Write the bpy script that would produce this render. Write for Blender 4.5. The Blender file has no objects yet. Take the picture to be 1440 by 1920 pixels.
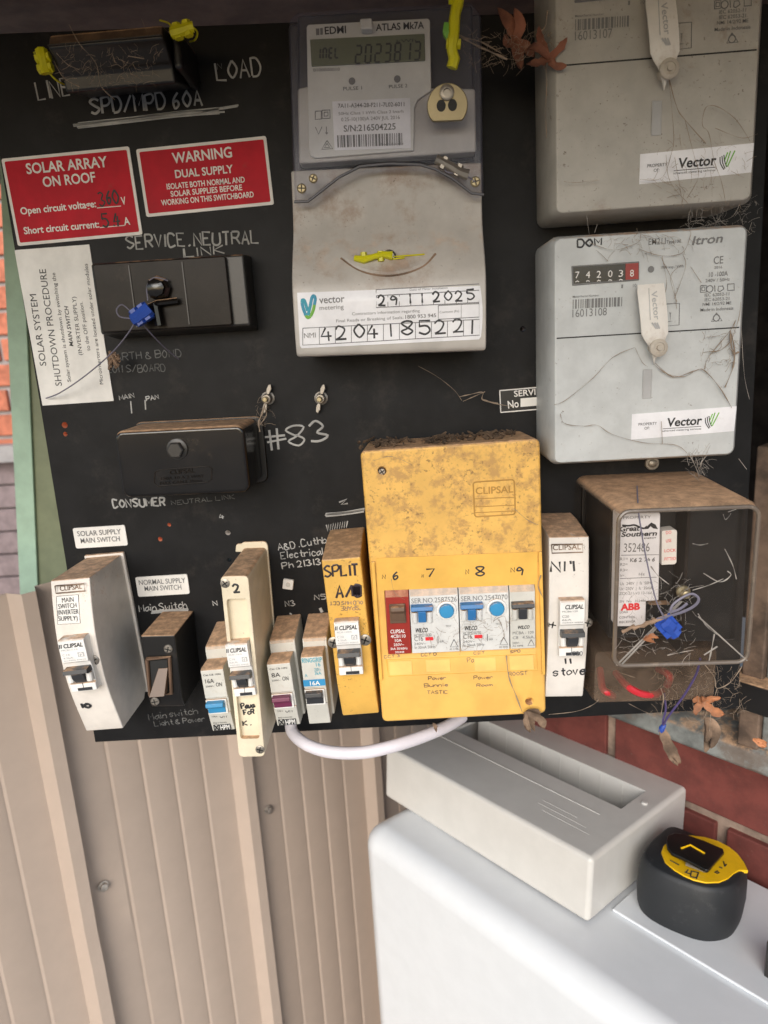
import bpy, bmesh, math, random
import numpy as np
from mathutils import Matrix, Vector
random.seed(7)
scene = bpy.context.scene
COL = scene.collection

# ------------------------------------------------------------------ camera, sky, sun, exposure
R = np.array([[0.9979958, 0.0255106, -0.0579097], [-0.0502536, -0.2366371, -0.9702976], [-0.0384565, 0.9712631, -0.2348809]])
FPX, CAM = 1318.3, np.array([0.0, -0.54, 0.0])
cd = bpy.data.cameras.new('camera'); cam = bpy.data.objects.new('camera', cd); COL.objects.link(cam)
cd.sensor_fit = 'AUTO'; cd.sensor_width = 36.0; cd.lens = 36.0 * FPX / 1920.0
cd.clip_start, cd.clip_end = 0.02, 200.0
m3 = Matrix([list(R[0]), list(-R[1]), list(-R[2])]).transposed()
cam.matrix_world = Matrix.Translation(Vector(CAM)) @ m3.to_4x4()
cd.dof.use_dof = True; cd.dof.focus_distance = 0.50; cd.dof.aperture_fstop = 9.0
scene.camera = cam

SUN_EL, SUN_AZ = 30.0, 192.0          # azimuth measured from +Y clockwise: the light comes from in front of the board, a little left
world = bpy.data.worlds.new('World'); scene.world = world; world.use_nodes = True
nt = world.node_tree; nt.nodes.clear()
sky = nt.nodes.new('ShaderNodeTexSky'); sky.sky_type = 'NISHITA'; sky.sun_disc = False
sky.sun_elevation = math.radians(SUN_EL); sky.sun_rotation = math.radians(SUN_AZ); sky.air_density = 1.0; sky.dust_density = 1.5; sky.ozone_density = 0.6
bg = nt.nodes.new('ShaderNodeBackground'); bg.inputs['Strength'].default_value = 0.10
out = nt.nodes.new('ShaderNodeOutputWorld')
nt.links.new(sky.outputs[0], bg.inputs[0]); nt.links.new(bg.outputs[0], out.inputs[0])
sd = bpy.data.lights.new('sun', 'SUN'); sun = bpy.data.objects.new('sun', sd); COL.objects.link(sun)
sd.energy = 1.5; sd.angle = math.radians(50); sd.color = (1.0, 0.985, 0.965)
az, el = math.radians(SUN_AZ), math.radians(SUN_EL)
sdir = Vector((math.sin(az) * math.cos(el), math.cos(az) * math.cos(el), math.sin(el)))
sun.rotation_euler = sdir.to_track_quat('Z', 'Y').to_euler(); sun.location = (-1, -2, 2)
scene.view_settings.view_transform = 'Standard'; scene.view_settings.look = 'None'
scene.view_settings.exposure = 0.90; scene.view_settings.gamma = 1.0
scene.view_settings.use_curve_mapping = False
scene.render.engine = 'CYCLES'
scene.cycles.use_denoising = True
scene.cycles.max_bounces = 6; scene.cycles.transparent_max_bounces = 16
scene.cycles.caustics_reflective = False; scene.cycles.caustics_refractive = False

# ------------------------------------------------------------------ geometry helpers
def ray(u, v): return R.T @ np.array([(u - 720) / FPX, (v - 960) / FPX, 1.0])
def uy(u, v, y): d = ray(u, v); return CAM + d * (y - CAM[1]) / d[1]
def upl(u, v, p0, n): d = ray(u, v); return CAM + d * (((p0 - CAM) @ n) / (d @ n))
def crop(x0, y0, s):                                # one point -> one point, several -> a list
    def f(*p):
        q = [(x0 + a / s, y0 + b / s) for a, b in p]
        return q[0] if len(q) == 1 else q
    return f
K1, K2, K3 = crop(0, 0, 2.667), crop(0, 440, 2.667), crop(0, 920, 2.667)
K4, K5 = crop(520, 0, 2.77), crop(520, 380, 2.77)
K6, K7, K8 = crop(960, 0, 3.0), crop(960, 400, 3.0), crop(360, 960, 4.0)
Y1, Y2 = crop(660, 780, 3.2), crop(690, 1050, 3.43)
G3, G7, G8, T6 = crop(1000, 860, 3.273), crop(560, 1000, 5.333), crop(1120, 920, 4.5), crop(1140, 1500, 4.8)

class Frame:
    """local frame of a thing fixed to the board: x right, z up, -y out of the board"""
    def __init__(s, cx=0.0, cz=0.0, a=0.0): s.cx, s.cz, s.a = cx, cz, a; s.w = s.h = 0
    def l(s, u, v, d):
        p = uy(u, v, -d); x, z = p[0] - s.cx, p[2] - s.cz; c, q = math.cos(s.a), math.sin(s.a)
        return (x * c - z * q, x * q + z * c)
def rect(tl, tr, br, bl, d):
    P = [uy(*p, -d)[[0, 2]] for p in (tl, tr, br, bl)]
    c = sum(P) / 4; e = (P[1] - P[0] + P[2] - P[3]) / 2; v = (P[0] - P[3] + P[1] - P[2]) / 2
    f = Frame(c[0], c[1], -math.atan2(e[1], e[0])); f.w, f.h = float(np.hypot(*e)), float(np.hypot(*v)); f.d = d
    return f
BOARD = Frame()

def rrect(x0, x1, z0, z1, r, n=4):
    P = []
    for cx, cz, a0 in ((x1 - r, z1 - r, 0), (x0 + r, z1 - r, 90), (x0 + r, z0 + r, 180), (x1 - r, z0 + r, 270)):
        for k in range(n + 1):
            a = math.radians(a0 + 90 * k / n); P.append((cx + r * math.cos(a), cz + r * math.sin(a)))
    return P
def ell(cx, cz, rx, rz=None, n=20): rz = rz or rx; return [(cx + rx * math.cos(2 * math.pi * k / n), cz + rz * math.sin(2 * math.pi * k / n)) for k in range(n)]
def smooth(P, n=5, closed=False):
    P = [np.array(p, float) for p in P]; o = []; N = len(P)
    for i in range(N if closed else N - 1):
        a, b, c, d = (P[(i - 1) % N], P[i], P[(i + 1) % N], P[(i + 2) % N]) if closed else (P[max(i - 1, 0)], P[i], P[i + 1], P[min(i + 2, N - 1)])
        for k in range(n):
            t = k / n; o.append(.5 * ((2 * b) + (c - a) * t + (2 * a - 5 * b + 4 * c - d) * t * t + (3 * b - a - 3 * c + d) * t ** 3))
    if not closed: o.append(P[-1])
    return o

HF = {}
for k, v in dict(A="00 38 60|13 53", B="00 08|~08 58 65 34 04|~04 64 61 30 00", C="~67 48 18 04 10 40 61", D="00 08|~08 48 64 40 00", E="68 08 00 60|04 44", F="68 08 00|04 44",
    G="~67 38 04 20 51 53|33 53 50", H="00 08|60 68|04 64", I="30 38", J="~58 52 30 02", K="00 08|68 04 60", L="08 00 60", M="00 08 33 68 60", N="00 08 60 68", O="~38 04 30 64 38", P="00 08|~08 58 66 44 04",
    R="00 08|~08 58 66 44 04|34 60", S="~67 38 06 34 62 30 01", T="08 68|38 30", U="~08 02 30 62 68", V="08 30 68", W="08 10 34 50 68", X="08 60|00 68", Y="08 34 68|34 30", Z="08 68 00 60",
    a="~55 24 02 20 53|55 53 60", b="00 08|~03 35 53 30 01", c="~54 25 02 20 51", d="~55 24 02 20 53|58 50", e="~13 53 35 03 20 51", f="~58 38 30|15 55", g="~54 25 02 21 53|55 50 20", h="00 08|~03 35 53 50", i="30 35|37 38", k="00 08|55 03 50",
    l="30 38", m="00 05|~03 25 33 30|~33 55 63 60", n="00 05|~03 35 53 50", o="~35 03 20 53 35", p="00 05|~05 45 53 22 03", r="00 05|~03 35 54", s="~54 25 03 42 20 01", t="38 31 50|15 55", u="~05 02 20 52|55 50", v="05 20 45", w="05 10 33 50 65").items(): HF[k] = v
HF.update({"'": '28 26', '0': HF['O'], '1': "30 38", '2': "~06 28 56 32 00|00 60", '3': "~07 38 56 34 62 30 01", '4': "38 03 63|46 40", '5': "68 08 05|~05 45 62 30 01", '6': "~58 14 20 52 44 13", '7': "08 68 20",
    '8': "~34 07 38 67 34 02 30 62 34", '9': "~65 37 15 34 65|65 50", '&': "~60 15 27 46 03 10 40 62", '/': "00 68", '#': "10 28|40 58|03 73|05 75", '.': "30 31", ',': "31 10", '-': "13 53", '+': "13 53|31 35"})
_tc = {}
def glyphs(s, bold):
    k = (s, bold)
    if k not in _tc:
        c = bpy.data.curves.new('t', 'FONT'); c.body = s; c.size = 1; c.offset = bold; c.resolution_u = 3
        o = bpy.data.objects.new('t', c); m = o.to_mesh()
        V = np.array([v.co[:2] for v in m.vertices]).reshape(-1, 2); Fs = [tuple(p.vertices) for p in m.polygons]
        o.to_mesh_clear(); bpy.data.objects.remove(o); bpy.data.curves.remove(c); _tc[k] = (V, Fs)
    return _tc[k]
CAPH = glyphs('H', 0)[0][:, 1].max()

class MB:
    def __init__(s): s.v, s.f = [], []
    def add(s, V, Fs):
        n = len(s.v); s.v += [tuple(float(c) for c in p) for p in V]; s.f += [tuple(i + n for i in f) for f in Fs]; return s
    def prism(s, P, y0, y1):                       # outline (x,z) extruded from depth y0 (back) to y1 (front), depths positive towards the viewer
        n = len(P); A = sum(P[i][0] * P[(i + 1) % n][1] - P[(i + 1) % n][0] * P[i][1] for i in range(n))
        if A < 0: P = P[::-1]
        V = [(x, -y0, z) for x, z in P] + [(x, -y1, z) for x, z in P]
        return s.add(V, [tuple(range(n))[::-1], tuple(range(n, 2 * n))] + [(i, (i + 1) % n, n + (i + 1) % n, n + i) for i in range(n)])
    def box(s, x0, x1, z0, z1, y0, y1): return s.prism([(x0, z0), (x1, z0), (x1, z1), (x0, z1)], y0, y1)
    def flat(s, P, d):
        n = len(P); A = sum(P[i][0] * P[(i + 1) % n][1] - P[(i + 1) % n][0] * P[i][1] for i in range(n))
        if A < 0: P = P[::-1]
        dd = d if callable(d) else (lambda z: d)
        return s.add([(x, -dd(z), z) for x, z in P], [tuple(range(n))])
    def ribbon(s, x0, x1, prof):                   # closed side profile [(z, depth)] extruded across x
        n = len(prof); V = [(x0, -d, z) for z, d in prof] + [(x1, -d, z) for z, d in prof]
        return s.add(V, [tuple(range(n)), tuple(range(n, 2 * n))[::-1]] + [(i, n + i, n + (i + 1) % n, (i + 1) % n) for i in range(n)])
    def tube(s, P, r, n=6, cap=True, flat=None):   # 3D polyline; r number or list; flat squeezes y
        P = [np.array(p, float) for p in P]; P = [p for i, p in enumerate(P) if i == 0 or np.linalg.norm(p - P[i - 1]) > 1e-7]
        if len(P) < 2: return s
        V = []; up = None; N = len(P)
        for i, p in enumerate(P):
            t = P[min(i + 1, N - 1)] - P[max(i - 1, 0)]; t = t / (np.linalg.norm(t) + 1e-12)
            if up is None: up = np.array([0, 1., 0]) if abs(t[1]) < .8 else np.array([1., 0, 0])
            a = np.cross(t, up); a /= np.linalg.norm(a) + 1e-12; b = np.cross(a, t); up = b
            q = r[i] if isinstance(r, (list, tuple)) else r
            for k in range(n):
                w = a * math.cos(2 * math.pi * k / n) * q + b * math.sin(2 * math.pi * k / n) * q
                if flat: w = w * np.array([1, flat, 1])
                V.append(p + w)
        Fs = [(i * n + k, i * n + (k + 1) % n, (i + 1) * n + (k + 1) % n, (i + 1) * n + k) for i in range(N - 1) for k in range(n)]
        if cap: Fs += [tuple(range(n))[::-1], tuple(range((N - 1) * n, N * n))]
        return s.add(V, Fs)
    def lathe(s, c, prof, n=18, axis='y'):         # prof [(r, h)] h = out of the board
        V = []
        for r, h in prof:
            for k in range(n):
                a = 2 * math.pi * k / n; q = (r * math.cos(a), -h, r * math.sin(a)); V.append((c[0] + q[0], c[1] + q[1], c[2] + q[2]))
        m = len(prof); Fs = [(i * n + k, i * n + (k + 1) % n, (i + 1) * n + (k + 1) % n, (i + 1) * n + k) for i in range(m - 1) for k in range(n)]
        return s.add(V, Fs + [tuple(range(n))[::-1], tuple(range((m - 1) * n, m * n))])
    def _map(s, F, p0, p1, d):
        a, b = np.array(F.l(*p0, dv(d, F, p0))), np.array(F.l(*p1, dv(d, F, p1)))
        e = b - a; L = np.hypot(*e); e = e / L; return a, e, np.array([-e[1], e[0]]), L, L / math.hypot(p1[0] - p0[0], p1[1] - p0[1])
    def text(s, F, t, p0, p1, cap, d, bold=0.0, slant=0.0):   # printed words between two baseline points
        a, e, up, L, sc = s._map(F, p0, p1, d); V, Fs = glyphs(t, bold)
        if not len(V): return s
        x0, x1 = V[:, 0].min(), V[:, 0].max(); sx = L / (x1 - x0); sy = cap * sc / CAPH
        W = [a + e * ((x - x0) * sx + y * sy * slant) + up * y * sy for x, y in V]
        dd = d if callable(d) else (lambda z: d)
        return s.add([(q[0], -dd(q[1]), q[1]) for q in W], Fs)
    def hand(s, F, t, p0, p1, cap, d, r, jit=.35, fl=.35):     # handwriting: drawn strokes between two baseline points
        a, e, up, L, sc = s._map(F, p0, p1, d); adv = [3 if c in " .,'1Iil" else 6.4 if c.islower() and c not in 'mw' else 8 for c in t]; W = sum(adv) - 2 if len(t) > 1 else 6
        off = 0; dd = d if callable(d) else (lambda z: d)
        for c, w in zip(t, adv):
            o0 = off - (2 if w == 3 and len(t) > 1 and c not in " .,'" else 0); dy = random.uniform(-.3, .3)
            for st in HF.get(c, '').split('|'):
                if not st: continue
                P = [(int(q[0]) + random.uniform(-jit, jit), int(q[1]) + random.uniform(-jit, jit) + dy) for q in st.strip('~').split()]
                if st[0] == '~': P = smooth(P, 4)
                Q = [a + e * ((o0 + x) * L / W) + up * (y * cap * sc / 8) for x, y in P]
                s.tube([(q[0], -dd(q[1]), q[1]) for q in Q], r * random.uniform(.85, 1.1), 6, True, fl)
            off += w
        return s
    def line(s, F, pts, d, r, fl=.35):
        P = [F.l(*p, dv(d, F, p)) for p in pts]; dd = d if callable(d) else (lambda z: d)
        return s.tube([(x, -dd(z), z) for x, z in P], r, 6, True, fl)
    def quad(s, F, pts, d):
        return s.flat([F.l(*p, dv(d, F, p)) for p in pts], d)
    def outline(s, P, d, r): P = list(P) + [P[0]]; return s.tube([(x, -d, z) for x, z in P], r, 6, False, .4)
    def barcode(s, F, tl, tr, h, d, n=44):
        a, e, up, L, sc = s._map(F, tl, tr, d); x = 0
        while x < L:
            w = L / n * random.choice((.5, .5, 1, 1.4)); q = [a + e * x, a + e * min(x + w, L), a + e * min(x + w, L) - up * h * sc, a + e * x - up * h * sc]
            s.flat([tuple(p) for p in q], d); x += w + L / n * random.choice((.4, .7, .9))
        return s
    def build(s, name, mat, parent=None, bevel=0, seg=2, ang=35, smoothed=True):
        me = bpy.data.meshes.new(name); me.from_pydata(s.v, [], s.f); me.validate(); me.update()
        bm = bmesh.new(); bm.from_mesh(me)
        if bevel: bmesh.ops.recalc_face_normals(bm, faces=bm.faces)
        bm.to_mesh(me); bm.free()
        o = bpy.data.objects.new(name, me); COL.objects.link(o); me.materials.append(mat)
        if smoothed:
            for p in me.polygons: p.use_smooth = True
            me.set_sharp_from_angle(angle=math.radians(ang))
        if bevel:
            b = o.modifiers.new('bevel', 'BEVEL'); b.width = bevel; b.segments = seg; b.limit_method = 'ANGLE'; b.angle_limit = math.radians(40); b.harden_normals = True
        if parent: o.parent = parent
        return o
def dv(d, F, p):
    if not callable(d): return d
    x = .05
    for _ in range(6): x = d(F.l(*p, x)[1])
    return x
def depthfn(prof, eps=.0003):                       # prof [(z, depth)] from top to bottom
    Z = [p[0] for p in prof][::-1]; Dp = [p[1] for p in prof][::-1]
    return lambda z: float(np.interp(z, Z, Dp)) + eps

def thing(name, label, cat, F=None, group=None, loc=None, rz=0.0):
    o = bpy.data.objects.new(name, None); COL.objects.link(o); o.empty_display_size = .02
    if F is not None: o.location = (F.cx, 0, F.cz); o.rotation_euler = (0, F.a, 0)
    if loc is not None: o.location = loc; o.rotation_euler = (0, 0, rz)
    return tag(o, label, cat, group)
def tag(o, label, cat=None, group=None, kind=None):
    if label: o['label'] = label
    if cat: o['category'] = cat
    if group: o['group'] = group
    if kind: o['kind'] = kind
    return o
def cut(o, *cutters):                               # boolean cut, baked into the mesh; cutters are removed
    for c in cutters:
        c.parent = o.parent
        b = o.modifiers.new('cut', 'BOOLEAN'); b.operation = 'DIFFERENCE'; b.object = c; b.solver = 'EXACT'
    dg = bpy.context.evaluated_depsgraph_get(); dg.update()
    me = bpy.data.meshes.new_from_object(o.evaluated_get(dg)); o.modifiers.clear(); o.data = me
    for c in cutters: bpy.data.objects.remove(c)
    for p in me.polygons: p.use_smooth = True
    me.set_sharp_from_angle(angle=math.radians(35))
    wn = o.modifiers.new('normals', 'WEIGHTED_NORMAL'); wn.keep_sharp = True; wn.weight = 80
    return o

# ------------------------------------------------------------------ materials
DUST = (0.58, 0.36, 0.21)
def mk(name, col, rough=.45, dust=0.0, speck=0.0, speck_scale=55, speck_col=(.16, .10, .06), var=.06, bump=.15, metal=0.0, bump_scale=900, spec=.5, zdirt=None, coat=0, fine=0.0):
    m = bpy.data.materials.new(name); m.use_nodes = True; t = m.node_tree; N, Lk = t.nodes, t.links
    b = N['Principled BSDF']; b.inputs['Roughness'].default_value = rough; b.inputs['Metallic'].default_value = metal
    b.inputs['Specular IOR Level'].default_value = spec
    if coat: b.inputs['Coat Weight'].default_value = coat
    tc = N.new('ShaderNodeTexCoord'); 
    def noise(scale, det=5, r=.6):
        n = N.new('ShaderNodeTexNoise'); n.inputs['Scale'].default_value = scale; n.inputs['Detail'].default_value = det; n.inputs['Roughness'].default_value = r
        Lk.new(tc.outputs['Object'], n.inputs['Vector']); return n
    def ramp(src, a, c):
        r = N.new('ShaderNodeMapRange'); r.inputs[1].default_value = a; r.inputs[2].default_value = c; r.interpolation_type = 'SMOOTHSTEP'; Lk.new(src, r.inputs[0]); return r.outputs[0]
    def mul(x, y):
        q = N.new('ShaderNodeMath'); q.operation = 'MULTIPLY'
        Lk.new(x, q.inputs[0])
        if isinstance(y, float): q.inputs[1].default_value = y
        else: Lk.new(y, q.inputs[1])
        return q.outputs[0]
    def mix(f, a, c):
        x = N.new('ShaderNodeMix'); x.data_type = 'RGBA'; Lk.new(f, x.inputs[0])
        for s_, i in ((a, 6), (c, 7)):
            if isinstance(s_, tuple): x.inputs[i].default_value = (*s_, 1)
            else: Lk.new(s_, x.inputs[i])
        return x.outputs[2]
    n1 = noise(38, 6); lo = tuple(c * (1 - 2 * var) for c in col); hi = tuple(min(1, c * (1 + 1.2 * var)) for c in col)
    c = mix(ramp(n1.outputs[0], .3, .7), lo, hi)
    if speck:
        f = mul(ramp(noise(speck_scale, 8, .75).outputs[0], .63 - .18 * speck, .80 - .20 * speck), min(1.0, .25 + .55 * speck) + 0.0)
        if zdirt:
            sx = N.new('ShaderNodeSeparateXYZ'); Lk.new(tc.outputs['Object'], sx.inputs[0]); f = mul(f, ramp(sx.outputs[2], *zdirt))
        c = mix(f, c, speck_col)
    if fine:
        f = mul(ramp(noise(430, 7, .62).outputs[0], .665 - .08 * fine, .72 - .05 * fine), ramp(noise(45, 3).outputs[0], .38, .6)); f = mul(f, .75)
        if zdirt:
            sx = N.new('ShaderNodeSeparateXYZ'); Lk.new(tc.outputs['Object'], sx.inputs[0]); f = mul(f, ramp(sx.outputs[2], *zdirt))
        c = mix(f, c, tuple(x * .42 for x in speck_col))
    if dust:
        g = N.new('ShaderNodeNewGeometry'); sx = N.new('ShaderNodeSeparateXYZ'); Lk.new(g.outputs['Normal'], sx.inputs[0])
        f = mul(ramp(sx.outputs[2], .35, .85), ramp(noise(70, 6, .7).outputs[0], .62 - .5 * dust, .72 - .35 * dust)); f = mul(f, min(1.0, .55 + .4 * dust))
        dc = mix(ramp(noise(160, 5, .7).outputs[0], .35, .7), tuple(x * .6 for x in DUST), tuple(x * 1.25 for x in DUST))
        c = mix(f, c, dc); rr = N.new('ShaderNodeMapRange'); Lk.new(f, rr.inputs[0]); rr.inputs[3].default_value = rough; rr.inputs[4].default_value = .95; Lk.new(rr.outputs[0], b.inputs['Roughness'])
    Lk.new(c, b.inputs['Base Color'])
    if bump:
        bp = N.new('ShaderNodeBump'); bp.inputs['Strength'].default_value = bump; bp.inputs['Distance'].default_value = .0004
        Lk.new(noise(bump_scale, 3).outputs[0], bp.inputs['Height']); Lk.new(bp.outputs[0], b.inputs['Normal'])
    return m
def clear(name, tint, haze, hazecol, rough=.12, dust=0.0):
    m = bpy.data.materials.new(name); m.use_nodes = True; t = m.node_tree; N, Lk = t.nodes, t.links
    b = N['Principled BSDF']; b.inputs['Base Color'].default_value = (*hazecol, 1); b.inputs['Roughness'].default_value = rough
    tr = N.new('ShaderNodeBsdfTransparent'); tr.inputs[0].default_value = (*tint, 1)
    mx = N.new('ShaderNodeMixShader'); o = N['Material Output']
    tc = N.new('ShaderNodeTexCoord'); n = N.new('ShaderNodeTexNoise'); n.inputs['Scale'].default_value = 30; n.inputs['Detail'].default_value = 8; n.inputs['Roughness'].default_value = .7
    Lk.new(tc.outputs['Object'], n.inputs['Vector']); r = N.new('ShaderNodeMapRange'); Lk.new(n.outputs[0], r.inputs[0])
    r.inputs[1].default_value = .35; r.inputs[2].default_value = .75; r.inputs[3].default_value = haze * .6; r.inputs[4].default_value = haze * 1.8
    f = r.outputs[0]
    if dust:
        g = N.new('ShaderNodeNewGeometry'); sx = N.new('ShaderNodeSeparateXYZ'); Lk.new(g.outputs['Normal'], sx.inputs[0])
        sg = N.new('ShaderNodeMath'); sg.operation = 'MULTIPLY_ADD'; Lk.new(g.outputs['Backfacing'], sg.inputs[0]); sg.inputs[1].default_value = -2.0; sg.inputs[2].default_value = 1.0   # the true outer side: dust lies on top faces only
        sz = N.new('ShaderNodeMath'); sz.operation = 'MULTIPLY'; Lk.new(sx.outputs[2], sz.inputs[0]); Lk.new(sg.outputs[0], sz.inputs[1])
        q = N.new('ShaderNodeMapRange'); q.inputs[1].default_value = .3; q.inputs[2].default_value = .75; q.inputs[4].default_value = dust; Lk.new(sz.outputs[0], q.inputs[0])
        mm = N.new('ShaderNodeMath'); mm.operation = 'MAXIMUM'; Lk.new(q.outputs[0], mm.inputs[0]); Lk.new(f, mm.inputs[1]); f = mm.outputs[0]
        cx = N.new('ShaderNodeMix'); cx.data_type = 'RGBA'; Lk.new(q.outputs[0], cx.inputs[0]); cx.inputs[6].default_value = (*hazecol, 1); dm = N.new('ShaderNodeMix'); dm.data_type = 'RGBA'; n2 = N.new('ShaderNodeTexNoise'); n2.inputs['Scale'].default_value = 120; n2.inputs['Detail'].default_value = 8; n2.inputs['Roughness'].default_value = .75; Lk.new(tc.outputs['Object'], n2.inputs['Vector'])
        r2 = N.new('ShaderNodeMapRange'); r2.inputs[1].default_value = .38; r2.inputs[2].default_value = .62; Lk.new(n2.outputs[0], r2.inputs[0]); Lk.new(r2.outputs[0], dm.inputs[0]); dm.inputs[6].default_value = (*[x * .55 for x in DUST], 1); dm.inputs[7].default_value = (*[x * 1.1 for x in DUST], 1); Lk.new(dm.outputs[2], cx.inputs[7]); Lk.new(cx.outputs[2], b.inputs['Base Color'])
        rq = N.new('ShaderNodeMapRange'); Lk.new(q.outputs[0], rq.inputs[0]); rq.inputs[3].default_value = rough; rq.inputs[4].default_value = .9; Lk.new(rq.outputs[0], b.inputs['Roughness'])
    Lk.new(f, mx.inputs[0]); Lk.new(tr.outputs[0], mx.inputs[1]); Lk.new(b.outputs[0], mx.inputs[2]); Lk.new(mx.outputs[0], o.inputs[0])
    return m
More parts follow.
